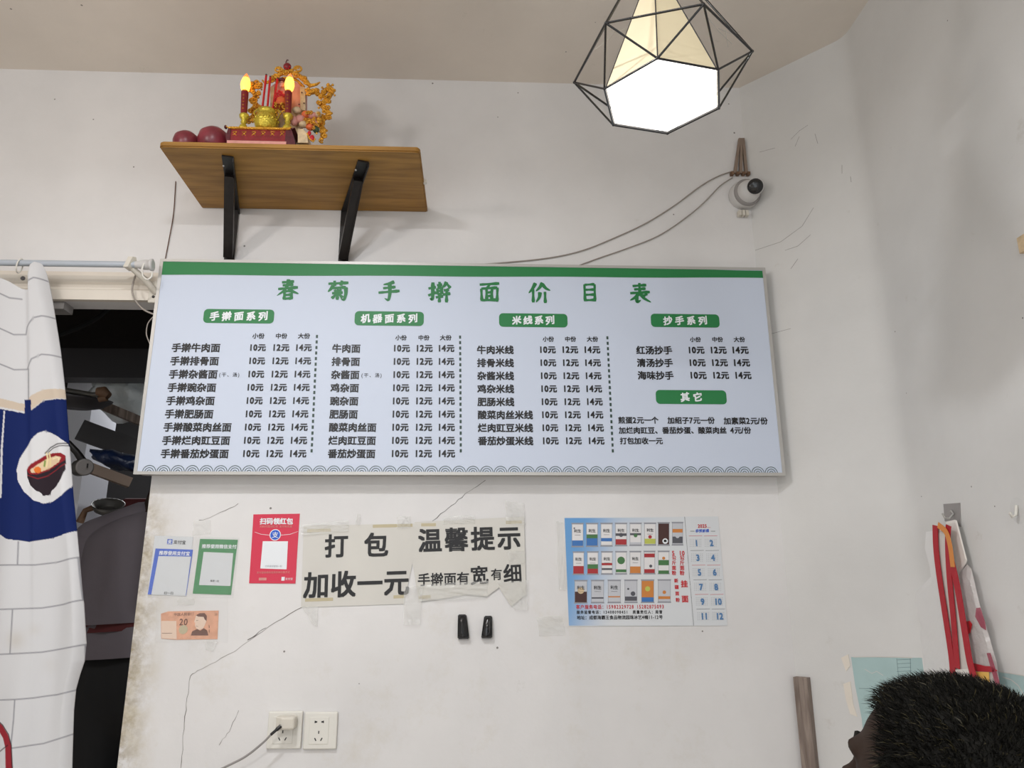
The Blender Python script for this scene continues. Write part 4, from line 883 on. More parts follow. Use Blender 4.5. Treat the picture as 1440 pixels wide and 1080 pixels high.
me_ = bpy.data.meshes.new('sky_print'); me_.from_pydata(vs_, [], [(j_*(gn+1)+i_, (j_+1)*(gn+1)+i_, (j_+1)*(gn+1)+i_+1, j_*(gn+1)+i_+1) for j_ in range(gn) for i_ in range(gn)])
ca_2 = me_.color_attributes.new('print', 'FLOAT_COLOR', 'POINT'); ca_2.data.foreach_set('color', cs_); me_.materials.append(cm)
sk = bpy.data.objects.new('sky_print', me_); COL.objects.link(sk); sk.parent = sh_; sk.matrix_parent_inverse = sh_.matrix_world.inverted()
def pack(x, y, w, h, stripe, accents, body='packw', art=None):
    m = MB(M[body]); a = 5
    m.poly([py_(*z7(*p), Y5-.0003) for p in ((x, y), (x+w, y), (x+w-a, y+14), (x+w-a, y+h-14), (x+w, y+h), (x, y+h), (x+a, y+h-14), (x+a, y+14))][::-1], M['packe'])
    m.poly([py_(*z7(*p), Y5-.0005) for p in ((x+a+3, y+12), (x+w-a-3, y+12), (x+w-a-3, y+h-12), (x+a+3, y+h-12))][::-1], M[body])
    for (f0, f1, c) in stripe: m.poly([py_(*z7(*p), Y5-.0007) for p in ((x+a+3, y+h*f0), (x+w-a-3, y+h*f0), (x+w-a-3, y+h*f1), (x+a+3, y+h*f1))][::-1], M[c])
    for (cx, cy, r, c) in accents:
        pts = [py_(*z7(x+w*cx+r*math.cos(q_), y+h*cy+r*math.sin(q_)), Y5-.0009) for q_ in [-2*PI*k/12 for k in range(12)]]; m.poly(pts, M[c])
    if art: 
        T(m, art, z7(x+w*.22, y+h*.33), z7(x+w*.78, y+h*.33), Y5-.0010, M['ink'] if body != 'brownp' else M['pwhite'], bold=0.01)
        m.strip([py_(*z7(x+w*.28, y+h*.5), Y5-.0009), py_(*z7(x+w*.72, y+h*.5), Y5-.0009)], [.0008]*2, (0, -1, 0), M['packd'])
    m.build('noodle_pack', sh_)
r1 = [([(.72, .94, 'packb')], [(.25, .22, 6, 'packd')]), ([(.48, .64, 'packg'), (.64, .94, 'packb')], []), ([(.64, .78, 'packb'), (.78, .9, 'packw')], []), ([(.45, .56, 'packd'), (.7, .93, 'packr')], [(.5, .52, 16, 'packd')]), ([(.45, .54, 'packd'), (.84, .93, 'packs')], [(.5, .55, 15, 'packg')]), ([(.7, .92, 'packl')], [(.5, .62, 14, 'packr')])]
for i, (st, ac) in enumerate(r1): pack(128+i*113, 140-i*0.5, 100, 190-i*2, st, ac, art='利生')
pack(800, 134, 98, 185, [], [(.62, .8, 22, 'pwhite'), (.62, .8, 12, 'brownp')], 'brownp'); pack(910, 132, 94, 185, [(.3, .45, 'packo'), (.62, .9, 'packd')], [(.5, .6, 16, 'packs')], 'packs')
r2 = [([(.62, .94, 'packr')], []), ([(.55, .74, 'packg'), (.74, .94, 'packr')], []), ([(.5, .6, 'packr'), (.72, .8, 'packd')], []), ([(.78, .9, 'packg')], [(.5, .4, 30, 'packg')]), ([(.66, .94, 'packo')], []), ([(.12, .28, 'packr'), (.78, .94, 'packr')], [(.6, .65, 12, 'packd')]), ([(.4, .62, 'packg'), (.84, .98, 'packg')], [(.5, .32, 12, 'packo')])]
for i, (st, ac) in enumerate(r2): pack(138+i*110.5, 362-i*1.0, 96, 184, st, ac, art='利生' if i < 5 and i != 3 else None)
r3 = [([(.5, .95, 'brownp')], [(.5, .45, 26, 'cream')], 'packs'), ([(.74, .8, 'packd')], [(.5, .5, 18, 'packs')], 'packs'), ([(.7, .75, 'packo')], [], 'packs'), ([(.1, .25, 'packs'), (.72, .9, 'packd')], [(.65, .6, 18, 'packd'), (.3, .4, 8, 'packd')], 'packs'), ([(.12, .72, 'packo'), (.76, .95, 'packb')], [(.5, .4, 20, 'packl')], 'packo'), ([(.72, .84, 'packo')], [(.5, .55, 14, 'packo')], 'packs')]
for i, (st, ac, bd_) in enumerate(r3): pack(150+i*130, 584-i*1.0, 108, 184, st, ac, bd_, art='利生' if i < 3 else None)
m = MB(M['redink'])
for i, s in enumerate('公斤面粉'): T(m, s, z7(974, 410+i*40), z7(1010, 410+i*40), Y5, M['redink'], bold=0.03)
T(m, '10', z7(966, 376), z7(1014, 376), Y5, M['redink'], bold=0.03); m.build('lettering_column', sh_); m = MB(M['redink'])
T(m, '5', z7(912, 376), z7(936, 376), Y5, M['redink'], bold=0.03)
for i, s in enumerate('公斤面粉'): T(m, s, z7(912, 410+i*40), z7(946, 410+i*40), Y5, M['redink'], bold=0.03)
m.build('lettering_column', sh_)
m = MB(M['redink'])
for i, s in enumerate('新疆面粉'): T(m, s, z7(930+i*4, 590+i*50), z7(962+i*4, 590+i*50), Y5, M['redink'], bold=0.03)
m.build('lettering_column', sh_)
TP(sh_, 'lettering', '挂', z7(982, 615), z7(1036, 615), Y5, M['redink'], bold=0.035); TP(sh_, 'lettering', '面', z7(988, 732), z7(1042, 732), Y5, M['redink'], bold=0.035)
TP(sh_, 'lettering_line', '客户服务电话：15982329728 15282875093', z7(166, 795), z7(852, 792), Y5, M['redink'], bold=0.02, em=0.0115, sx=.9)
TP(sh_, 'lettering_line', '服务监督电话：13408098451  质量责任人：周雪', z7(170, 836), z7(838, 834), Y5, M['ink'], bold=0.02, em=0.0092, sx=.95)
TP(sh_, 'lettering_line', '地址：成都海霸王食品物流园珠冰艺4幢11-12号', z7(172, 878), z7(842, 874), Y5, M['ink'], bold=0.02)
m = MB(M['dgrey']); m.strip([py_(*z7(1012, 92), Y5), py_(*z7(1048, 540), Y5), py_(*z7(1083, 940), Y5)], [.0009]*3, (0, -1, 0), M['dgrey']); m.build('divider_line', sh_)
m = MB(M['redink']); T(m, '2025', z7(1114, 165), z7(1186, 164), Y5, M['redink'], bold=0.03); m.strip([py_(*z7(1188, 176), Y5), py_(*z7(1214, 176), Y5)], [.0008]*2, (0, -1, 0), M['redink'])
T(m, '恭贺新禧', z7(1096, 203), z7(1202, 201), Y5, M['blue'], bold=0.02, shear=0.2)
for a in (1056, 1216): m.strip([py_(*z7(a, 205), Y5), py_(*z7(a+34, 205), Y5)], [.0012]*2, (0, -1, 0), M['dash'])
m.build('year_heading', sh_)
for i in range(12):
    m = MB(M['calblue']); r_, c_ = divmod(i, 2); sh = r_*12; x = 1045+sh*1.0+c_*118; y = 240+r_*114; w = 104
    m.strip([py_(*z7(x, y+2), Y5), py_(*z7(x+w, y), Y5)], [.0009]*2, (0, -1, 0), M['redink'] if r_ % 2 == 0 else M['packd'])
    T(m, str(i+1), z7(x+(44 if i < 9 else 30), y+58), z7(x+(78 if i < 9 else 92), y+57), Y5, M['calblue'], bold=0.045, squash=1.0, em=(0.0195))
    for rr_ in range(5):
        for q_ in range(7):
            p = py_(*z7(x+10+q_*14, y+28+rr_*14), Y5-.0002); m.add([p+Vector((-.0007, 0, -.0007)), p+Vector((.0007, 0, -.0007)), p+Vector((.0007, 0, .0007)), p+Vector((-.0007, 0, .0007))], [(0, 1, 2, 3)], M['calgrey'])
    m.build('month_block', sh_)

for qd, lb in ((((755, 868), (790, 866), (795, 893), (758, 895)), 'shiny crumpled tape scrap left of the calendar poster'), (((792, 735), (782, 733), (786, 830), (798, 830)), 'long strip of clear tape hanging at the left edge of the calendar poster')):
    blister(qd, -0.0004, M['tape'], n=7, amp=0.004).build('tape_scrap', label=lb, cat='tape')

# ================================================================== HANDLES, SOCKETS, SCRAPS
for (pts, lb, sg_) in (([(644, 864), (656, 866), (660, 899), (645, 899)], 'left black plastic handle on the white wall below the notices', 1), ([(680, 866), (691, 864), (692, 898), (678, 900)], 'right black plastic handle on the white wall below the notices', -1)):
    a = [py_(x, y, 0) for x, y in pts]; t = thing('door_handle', lb, 'handle', (a[0]+a[2])/2, 'black handles on the wall')  # black door handles set straight on the wall
    m = MB(M['blackp']); x0_ = min(p.x for p in a); x1_ = max(p.x for p in a); zz0 = a[2].z; zz1 = a[0].z
    pr = [(-0.0, zz0), (-0.014, zz0+0.002), (-0.018, zz0+0.01), (-0.012, zz1-0.012), (-0.006, zz1), (0, zz1)]
    bm = bmesh.new(); tp_ = lambda z: 0.008*(z-zz0)/(zz1-zz0); L0 = [bm.verts.new((x0_-(0.003-tp_(z) if sg_ < 0 else 0), y, z)) for y, z in pr]; L1 = [bm.verts.new((x1_-(tp_(z) if sg_ > 0 else 0), y, z)) for y, z in pr]
    bm.faces.new(L0); bm.faces.new(L1[::-1])
    for i in range(6): bm.faces.new((L0[i], L1[i], L1[(i+1) % 6], L0[(i+1) % 6]))
    bmesh.ops.recalc_face_normals(bm, faces=bm.faces); bmesh.ops.bevel(bm, geom=list(bm.edges), offset=0.0022, segments=2, affect='EDGES'); m.bm(bm, smooth=True); m.build('body', t)
    m = MB(M['blackp']); xc_ = x0_+(x1_-x0_)*(0.35 if sg_ > 0 else 0.75); m.tube([(xc_-sg_*0.002, -0.010, zz1-0.008), (xc_+sg_*0.001, -0.014, zz1-0.014), (xc_+sg_*0.001, -0.021, zz0+0.016), (xc_+sg_*0.006, -0.020, zz0+0.010)], 0.0022, n=8); m.build('grip_ridge', t)
def socket(pts, label):
    a = [py_(x, y, 0) for x, y in pts]; x0_, x1_ = a[0].x, a[1].x; z1_, z0_ = a[0].z, a[2].z
    t = thing('wall_socket', label, 'socket', ((x0_+x1_)/2, 0, z0_)); m = MB(M['white']); m.bbox((x0_, -0.009, z0_), (x1_, -0.0002, z1_), 0.0028); m.build('plate', t)
    w = x1_-x0_; h = z1_-z0_; m = MB(M['white']); m.bbox((x0_+w*.17, -0.0105, z0_+h*.14), (x1_-w*.25, -0.006, z1_-h*.13), 0.001); ins = m.build('insert', t)
    m = MB(M['ink']); cx = x0_+w*.46; Y = -0.0106
    def hole(x, z, ww, hh, ang=0.0):
        mx = Matrix.Translation((x, Y, z)) @ Matrix.Rotation(ang, 4, 'Y'); m.box((-ww/2, -0.0003, -hh/2), (ww/2, 0.0005, hh/2), mx=mx)
    for s_ in (-1, 1): hole(cx+s_*w*.10, z0_+h*.74, 0.006, 0.0035); hole(cx+s_*w*.125, z0_+h*.74, 0.0022, 0.0055); hole(cx+s_*w*.09, z0_+h*.27, 0.0024, 0.0075, s_*-0.5*-1)
    hole(cx, z0_+h*.46, 0.0024, 0.0065); m.build('socket_hole', ins)
    return t, cx, z0_, z1_, w, h
s1 = socket([(379, 1000), (427, 1000.5), (427, 1052)], 'left white wall socket with a white plug pushed into it')
s2 = socket([(429.5, 1001), (476, 1001.5), (476, 1052.5)], 'right white wall socket with empty pin holes')
pl = thing('power_plug', 'white power plug with dark cord in the left wall socket', 'plug', (s1[1], -0.02, s1[2]+0.05))
cx, z0_, z1_, w, h = s1[1:]
m = MB(M['ivory']); c = py_(403, 1016, -0.03)
m.bbox((c.x-0.026, -0.030, c.z-0.012), (c.x+0.006, -0.0105, c.z+0.013), 0.003); m.bbox((c.x-0.014, -0.045, c.z-0.015), (c.x+0.022, -0.0105, c.z+0.014), 0.005); m.build('plug_body', pl)
cord = [py_(395, 1021, -0.045), py_(388, 1027, -0.05), py_(381, 1033, -0.05)]
m = MB(M['blackp']); m.tube(smooth_path(cord), [0.0035+0.0012*(k < 6) for k in range(13)], n=8); m.build('strain_relief', pl)
m = MB(M['grey']); P = [py_(381, 1033, -0.05), py_(368, 1046, -0.05), py_(345, 1064, -0.045), py_(318, 1078, -0.04), py_(290, 1092, -0.03), py_(255, 1120, -0.02), py_(245, 1200, -0.012), py_(244, 1400, -0.01)]; m.tube(smooth_path(P), 0.0026, n=8); m.build('cord', pl)

# ================================================================== RIGHT WALL THINGS
def rw(px, py, off): return px_(px, py, XR-off)
def rprism(pts, off, thick, mm, mb=None):
    mb = mb or MB(mm); mb.prism([rw(a, b, off) for a, b in pts], (-thick, 0, 0), mm); return mb
def z8(x, y): return (1270+x/3.724, 690+y/3.724)
def puff(pts, off, d, mm, ins=0.82):
    m = MB(mm); A = [rw(a, b, off) for a, b in pts]; B = [rw(a, b, off+d*0.7) for a, b in pts]; c = sum(B, Vector())/len(B)
    C2 = [c+(p-c)*ins+Vector((-d*0.3, 0, 0)) for p in B]; n = len(A)
    m.add(A+B+C2, [(i, (i+1) % n, (i+1) % n+n, i+n) for i in range(n)]+[(i+n, (i+1) % n+n, (i+1) % n+2*n, i+2*n) for i in range(n)]+[tuple(range(2*n, 3*n)), tuple(range(n-1, -1, -1))]); 
    return m
hk = thing('adhesive_hook', 'small grey adhesive hook plate on the right wall above the hanging bags', 'hook', rw(*z8(260, 130), 0))
m = rprism([z8(215, 70), z8(300, 64), z8(306, 190), z8(222, 160)], 0.0, 0.002, M['grey']); m.build('plate', hk)
m = MB(M['alu']); pc = rw(*z8(262, 128), 0.003); m.tube([pc+Vector((0, 0.006, 0.008)), pc+Vector((-0.003, 0, 0.0095)), pc+Vector((-0.003, -0.006, 0.002)), pc+Vector((-0.012, -0.003, -0.008)), pc+Vector((-0.02, 0, -0.006)), pc+Vector((-0.024, 0, 0.004))], 0.0022, n=6); m.build('hook', hk)
m = puff([z8(*p) for p in ((120, 215), (150, 330), (165, 430), (55, 545), (62, 620), (105, 720), (50, 850), (40, 1080), (60, 1300), (260, 1300), (250, 900), (200, 500), (170, 210))], 0.001, 0.012, M['plas'])
m.build('plastic_bag', label='thin white plastic bag behind the red-strapped bag on the right wall', cat='bag')
m = puff([z8(*p) for p in ((225, 162), (270, 152), (282, 156), (336, 365), (330, 382), (290, 440), (262, 400), (230, 260))], 0.012, 0.006, M['card'], .9)
m.build('white_card', label='white card with rounded corners hanging behind the straps below the hook', cat='card')
m = puff([z8(*p) for p in ((290, 440), (335, 385), (358, 410), (400, 590), (450, 760), (490, 900), (505, 1000), (540, 1300), (400, 1300), (340, 900), (310, 650))], 0.004, 0.02, M['plasc'])
cb = m.build('clear_bag', label='clear crinkled bag with pink and red prints right of the red straps', cat='bag')
for pts, mm in ((((325, 685), (350, 682), (362, 700), (352, 745), (335, 755)), M['flower']), (((385, 615), (405, 612), (430, 690), (435, 730), (410, 715), (380, 660)), M['plasr']), (((370, 903), (430, 918), (470, 920), (495, 945), (470, 950), (375, 945)), M['strapr']), (((440, 850), (458, 850), (505, 1000), (520, 1080), (500, 1060), (470, 960)), M['plasr']), (((382, 948), (450, 950), (456, 1060), (395, 1060)), M['yellow'])):
    q = rprism([z8(*p) for p in pts], 0.026, 0.0012, mm); q.build('printed_patch', cb)
sb = thing('strap_bag', 'white bag with three long red straps hanging from the hook', 'bag', rw(*z8(250, 1000), 0.02))
m = puff([z8(*p) for p in ((172, 190), (235, 190), (262, 380), (300, 560), (340, 800), (375, 1000), (420, 1300), (262, 1300), (255, 950), (215, 650), (182, 380))], 0.026, 0.005, M['clothw'], .92); m.build('body', sb)
def strap(path, w, mm, off):
    m = MB(mm); P = smooth_path([rw(*z8(x, y), off) for x, y in path], 5); m.strip(P, [w]*len(P), (-1, 0, 0))
    A = list(m.v); n = len(A)//2; m2 = MB(mm); L_ = [Vector(v) for v in A[:n]]; R_ = [Vector(v) for v in A[n:]]; o_ = Vector((-0.0018, 0, 0))
    m2.add(L_+R_+[p+o_ for p in L_]+[p+o_ for p in R_], [(i, i+1, n+i+1, n+i) for i in range(n-1)]+[(2*n+i, 3*n+i, 3*n+i+1, 2*n+i+1) for i in range(n-1)]+[(i, 2*n+i, 2*n+i+1, i+1) for i in range(n-1)]+[(n+i, n+i+1, 3*n+i+1, 3*n+i) for i in range(n-1)])
    return m2
strap([(170, 182), (174, 300), (190, 440), (222, 650), (256, 880), (264, 1010), (275, 1300)], 0.018, M['strapr'], 0.034).build('strap', sb)
strap([(240, 182), (236, 280), (244, 450), (266, 680), (286, 930)], 0.017, M['strapr'], 0.034).build('strap', sb)
strap([(255, 370), (285, 500), (322, 720), (352, 900), (395, 1060), (430, 1300)], 0.019, M['strapr'], 0.035).build('strap', sb)
strap([(185, 180), (225, 215), (248, 290), (262, 400)], 0.013, M['strapo'], 0.038).build('strap', sb, label='orange strap end')
q = rprism([z8(*p) for p in ((276, 938), (344, 932), (362, 1030), (280, 1030))], 0.033, 0.0015, M['card']); q.build('label_patch', sb)
# turquoise film
def cw(px, py, off): return pn_(px, py, Vector((XC, 0, 0))+cn*off, cn)
m = MB(M['film']); m.prism([cw(a, b, 0.0) for a, b in ((1197, 924), (1283, 925), (1300, 925), (1310, 926), (1318, 1010), (1328, 1090), (1220, 1090), (1212, 1010), (1203, 965))][::-1], cn*0.0012)
f1 = m.build('wall_film', label='turquoise adhesive film sheet in the wall corner left of the head', cat='wall film')
m = MB(M['filmd']); m.strip([cw(1208, 968, 0.0016), cw(1240, 969, 0.0016), cw(1320, 970, 0.0016)], [0.0008]*3, cn)
for i in range(5): m.strip([cw(1262+random.uniform(-1, 1), 928+i*5.5, 0.0016), cw(1281, 927+i*5.5, 0.0016)], [0.0007]*2, cn)
m.strip([cw(1261, 926, .0016), cw(1264, 955, .0016)], [.0008]*2, cn); m.strip([cw(1280, 926, .0016), cw(1281, 955, .0016)], [.0008]*2, cn); m.build('ink_scribble', f1)
m = MB(M['clothw']); m.strip([cw(1200, 924, .0016), cw(1240, 923.5, .0016), cw(1283, 925, .0016)], [0.0018]*3, cn); m.strip([cw(1216, 941, .0016), cw(1226, 947, .0016), cw(1233, 944, .0016), cw(1242, 950, .0016)], [0.0012]*4, cn); m.build('crease', f1)
m = MB(M['film']); m.prism([rw(a, b, 0.0) for a, b in ((1400, 944), (1420, 946), (1445, 951), (1520, 962), (1540, 1120), (1420, 1095), (1412, 1020))], (-0.0012, 0, 0))
f2 = m.build('wall_film', label='turquoise adhesive film on the right wall at the picture edge', cat='wall film')
m = MB(M['clothw'])
for P in ([(1402, 944), (1422, 947), (1450, 952)], [(1410, 952), (1422, 956), (1432, 964), (1440, 978), (1446, 990)], [(1412, 962), (1420, 985), (1430, 1000), (1442, 1008)], [(1418, 975), (1432, 985), (1444, 988)]): m.strip([rw(a, b, 0.0016) for a, b in P], [0.0018]*len(P), (-1, 0, 0))
m.build('crease', f2)
for P in ([(1112, 196), (1124, 184), (1136, 176)], [(1118, 206), (1124, 192)], [(1146, 188), (1150, 202)], [(1062, 352), (1098, 340), (1128, 318), (1144, 292)], [(1104, 352), (1122, 346), (1140, 330)], [(1068, 214), (1090, 208)], [(1184, 232), (1184, 244)], [(1196, 248), (1197, 256)], [(1112, 378), (1122, 364)], [(1082, 470), (1112, 462)]):
    m = MB(M['crack']); m.strip([cw(a, b, 0.0006) for a, b in P], [0.0008]*len(P), cn); m.build('scratch', wall_corner)
for P in ([(1183, 925), (1193, 920), (1196, 936), (1190, 944)], [(1186, 962), (1196, 958), (1200, 990), (1206, 1008), (1196, 1004), (1190, 985)]):
    m = MB(M['trim']); m.prism([cw(a, b, 0.0) for a, b in P][::-1], cn*0.0015); m.build('plaster_flake', wall_corner)
# wooden batten
A = cw(1120, 951, 0.0); B = cw(1139, 951, 0.0); Aa = cw(1136, 1080, 0.0); m = MB(M['batten']); a0 = Vector((A.x, A.y, 0)); wdt = (B-A).length
p0 = a0+dch*0.0
m.prism([p0+Vector((0, 0, 0.0)), p0+dch*wdt, p0+dch*wdt+Vector((0, 0, A.z)), p0+Vector((0, 0, A.z))], cn*0.02)
m.build('wooden_batten', label='upright weathered grey-brown wooden batten in the wall corner', cat='batten')
m = MB(M['trim']); pA = rw(1437, 336, 0); m.box((XR-0.012, pA.y-0.12, rw(1437, 360, 0).z), (XR, pA.y-0.002, rw(1437, 336, 0).z), M['cream']); m.build('wall_plaque', label='pale brown plaque on the right wall cut by the picture edge', cat='plaque')
hk2 = thing('adhesive_hook', 'clear white adhesive hook on bare right wall near the picture edge', 'hook', rw(1430, 722, 0))
m = MB(M['white']); pc = rw(1432, 718, 0.0); m.ell(pc, (0.002, 0.022, 0.026), M['sleeve']); m.build('pad', hk2)
m = MB(M['white']); m.tube([pc+Vector((-.002, 0, 0.01)), pc+Vector((-.006, 0, -0.008)), pc+Vector((-.014, 0, -0.012)), pc+Vector((-.018, 0, -0.004))], 0.003, n=8); m.build('hook', hk2)

# ================================================================== KITCHEN
def kp(px, py, y): return py_(px, py, y)
KY = 0.8
zh0 = kp(150, 531, KY).z; zh1 = kp(150, 490, KY).z
hd_ = thing('range_hood', 'large dark range hood inside the kitchen doorway', 'range hood', (-1.3, KY, zh0))
m = MB(M['dgrey']); m.box((-2.0, KY, zh0), (-0.45, KY+0.08, zh1)); m.build('lip', hd_)
m = MB(M['black']); m.prism([(-2.0, KY+0.012, zh1), (-2.0, KY+0.08, zh1), (-2.0, KY+0.30, ZT), (-2.0, KY+0.20, ZT)], (1.55, 0, 0)); m.build('canopy', hd_)
m = MB(M['trous']); m.tube(smooth_path([kp(a, b, KY-0.12) for a, b in ((60, 478), (85, 470), (110, 461), (135, 448), (152, 434), (168, 415), (178, 395))]), 0.009, n=6); m.build('hose', hd_)
# pillar
m = MB(M['pil']); a = kp(86, 600, 1.12).x; b = kp(131, 560, 1.12).x; m.box((a, 1.12, 0), (b, 1.35, ZT)); m.build('trim_3', kind='structure')
# plastic bag hanging
c = kp(180, 552, 0.99); bg = thing('plastic_bag', 'crinkled white translucent plastic bag under the range hood', 'bag', (c.x, c.y, c.z))
m = MB(M['bagw']); bm = bmesh.new(); bmesh.ops.create_icosphere(bm, subdivisions=4, radius=1)
for v in bm.verts:
    k = 1+0.10*math.sin(9*v.co.x+3*v.co.z)+0.07*math.sin(13*v.co.z+5*v.co.y)+random.uniform(-.03, .03); q = v.co*k; v.co = c+Vector((q.x*0.15, q.y*0.07, q.z*0.12-0.03*q.x))
m.bm(bm, smooth=True); m.build('film', bg)
m = MB(M['bagw']); m.tube([c+Vector((0, 0, .1)), c+Vector((0, 0.0, .17)), c+Vector((0.0, 0.0, .22))], [0.03, 0.012, 0.018], n=8); m.build('knot', bg)
# wooden/steel rails on the kitchen side
def rail(p, q, w_, th_, mm, y0, y1, name, label, cat):
    A = kp(*p, y0); B = kp(*q, y1); d = (B-A).normalized(); up = Vector((0, 0, 1)); s_ = d.cross(up).normalized(); up2 = s_.cross(d)
    m = MB(mm); m.prism([A+up2*w_/2-s_*th_/2, A-up2*w_/2-s_*th_/2, B-up2*w_/2-s_*th_/2, B+up2*w_/2-s_*th_/2], s_*th_); return m.build(name, label=label, cat=cat)
rail((125, 562), (206, 596), 0.030, 0.03, M['batten'], 0.66, 0.72, 'wooden_rail', 'upper dull brown rail sloping below the white kitchen bag', 'rail')
rail((118, 655), (183, 679), 0.032, 0.03, M['flat'], 0.50, 0.58, 'metal_rail', 'lower pale rail sloping to the right below the blue bag', 'rail')
rail((112, 604), (210, 640), 0.075, 0.02, M['dgrey'], 0.75, 0.85, 'drain_tray', 'dark grey sloping panel between the two kitchen rails', 'tray')
# pan with handle
pn = thing('frying_pan', 'blackened wok hanging with its brown grip toward the kitchen bag', 'pan', kp(80, 560, 0.5))
m = MB(M['dgrey']); c = kp(108, 561, 0.5); m.lathe([(0.05, -0.028), (0.09, -0.018), (0.115, 0.0), (0.12, 0.006), (0.112, 0.002), (0.08, -0.012), (0.02, -0.018)], c+Vector((-0.02, 0.02, 0)), (0.05, -0.1, 1), n=28); m.build('bowl', pn)
m = MB(M['steel']); m.tube([c+Vector((-0.02, -0.09, 0.01)), kp(128, 555, 0.45), kp(139, 555, 0.45)], [0.010, 0.009, 0.009], n=8); m.build('neck', pn)
m = MB(M['brown']); m.tube([kp(137, 551, 0.45), kp(145, 551, 0.45), kp(153, 557, 0.45)], [0.015, 0.019, 0.012], n=10); m.tube([kp(139, 562, 0.45), kp(150, 559, 0.45)], [0.010, 0.012], n=8); m.build('grip', pn)
# round knob
kn = thing('roller_mount', 'grey round roller end sticking out beside the curtain', 'roller', kp(118, 656, 0.35))
c = kp(119, 657, 0.35); axk = Vector((0.62, -0.75, -0.08)).normalized(); m = MB(M['steel']); m.lathe([(0.022, -0.07), (0.026, -0.065), (0.026, -0.004), (0.024, 0)], c, axk, n=24); m.build('drum', kn)
m = MB(M['grey']); m.lathe([(0.025, -0.001), (0.026, 0.003), (0.022, 0.005)], c, axk, n=24); fc = m.build('end_disc', kn)
m = MB(M['ink']); m.box((-0.002, -0.006, -0.0065), (0.002, -0.004, 0.0065), mx=Matrix.Translation(c+axk*0.002+Vector((0.010, 0.000, 0.004)))); m.build('slot', fc)
m = MB(M['black']); m.tube([kp(95, 622, 0.35), kp(108, 636, 0.36), kp(119, 652, 0.38)], [0.010, 0.011, 0.013], n=8); m.build('arm', kn)
m = MB(M['black']); 
# blue bag, shelf clutter
c = kp(168, 648, 0.62); bb = MB(M['bagb']); bm = bmesh.new(); bmesh.ops.create_icosphere(bm, subdivisions=3, radius=1)
for v in bm.verts:
    k = 1+0.12*math.sin(8*v.co.x+4*v.co.z)+random.uniform(-.05, .05); q = v.co*k; v.co = c+Vector((q.x*0.105, q.y*0.06, q.z*0.032-q.x*0.022))
bb.bm(bm, smooth=True); bb.build('plastic_bag', label='dark blue plastic bag lying between the kitchen rails', cat='bag')
cl = thing('ladle', 'dark ladle with a brown rim behind the grey shirt', 'ladle', kp(145, 712, 0.75)); m = MB(M['steel']); c = kp(152, 712, 0.75); m.lathe([(0.02, -0.03), (0.045, -0.015), (0.055, 0.01), (0.052, 0.008), (0.03, -0.012)], c, (0.2, -0.5, 1), n=20); m.build('cup', cl)
m = MB(M['brown']); m.tube([c+Vector((-0.04, 0, 0.0)), kp(120, 718, .75), kp(112, 735, .75)], [0.012, 0.010, 0.014], n=8); m.build('handle', cl)
m = MB(M['mar']); c0 = kp(170, 716, 1.0); c1 = kp(215, 704, 1.0); m.bbox((c0.x, 1.0, 0.02), (c1.x+0.1, 1.2, c1.z+0.01), 0.01); m.build('red_box', label='dark red box standing behind the shoulder of the grey shirt', cat='box')
m = MB(M['dark']); m.box((-2.2, 1.35, 0), (-0.35, 1.75, 0.9)); m.build('cooking_counter', label='dark cooking counter deep in the kitchen behind the doorway', cat='counter')

# ================================================================== PEOPLE
def remesh(mb, name, mt, parent, vox=0.012, sm=6, **k):
    o = mb.build(name+'_src'); md = o.modifiers.new('r', 'REMESH'); md.mode = 'VOXEL'; md.voxel_size = vox
    s_ = o.modifiers.new('s', 'SMOOTH'); s_.iterations = sm; s_.factor = 0.5
    bpy.context.view_layer.update(); dg = bpy.context.evaluated_depsgraph_get(); me = bpy.data.meshes.new_from_object(o.evaluated_get(dg)); me.name = name
    me.materials.clear(); me.materials.append(mt)
    for p in me.polygons: p.use_smooth = True; p.material_index = 0
    old = o.data; bpy.data.objects.remove(o); bpy.data.meshes.remove(old); n = bpy.data.objects.new(name, me); COL.objects.link(n)
    if parent is not None: n.parent = parent; n.matrix_parent_inverse = parent.matrix_world.inverted()
    for kk, v in k.items(): n[kk] = v
    return n
def head_shapes(m, hc, R, k=1.0):
    def e(c, r): m.ell(hc+R @ Vector(c)*k, tuple(v*k for v in r), nu=24, nv=16, mx=R)
    # local: +x face direction, +z crown
    e((0, 0, 0.012), (0.098, 0.077, 0.088)); e((-0.018, 0, 0.008), (0.088, 0.076, 0.082)); e((0.030, 0, 0.025), (0.066, 0.066, 0.062))
    e((0.035, 0, -0.055), (0.055, 0.055, 0.062)); e((0.062, 0, -0.095), (0.028, 0.030, 0.022)); e((0.045, 0, -0.03), (0.05, 0.058, 0.05))
    for s_ in (-1, 1): e((0.084, s_*0.028, 0.014), (0.014, 0.024, 0.008)); e((0.07, s_*0.034, -0.03), (0.022, 0.022, 0.02)); e((0.0, s_*0.080, -0.012), (0.018, 0.008, 0.030))
    e((0.090, 0, 0.012), (0.010, 0.02, 0.012)); e((0.098, 0, -0.012), (0.013, 0.010, 0.020)); e((0.108, 0, -0.032), (0.014, 0.013, 0.011)); e((0.092, 0, -0.062), (0.012, 0.022, 0.006)); e((0.090, 0, -0.074), (0.012, 0.019, 0.006))
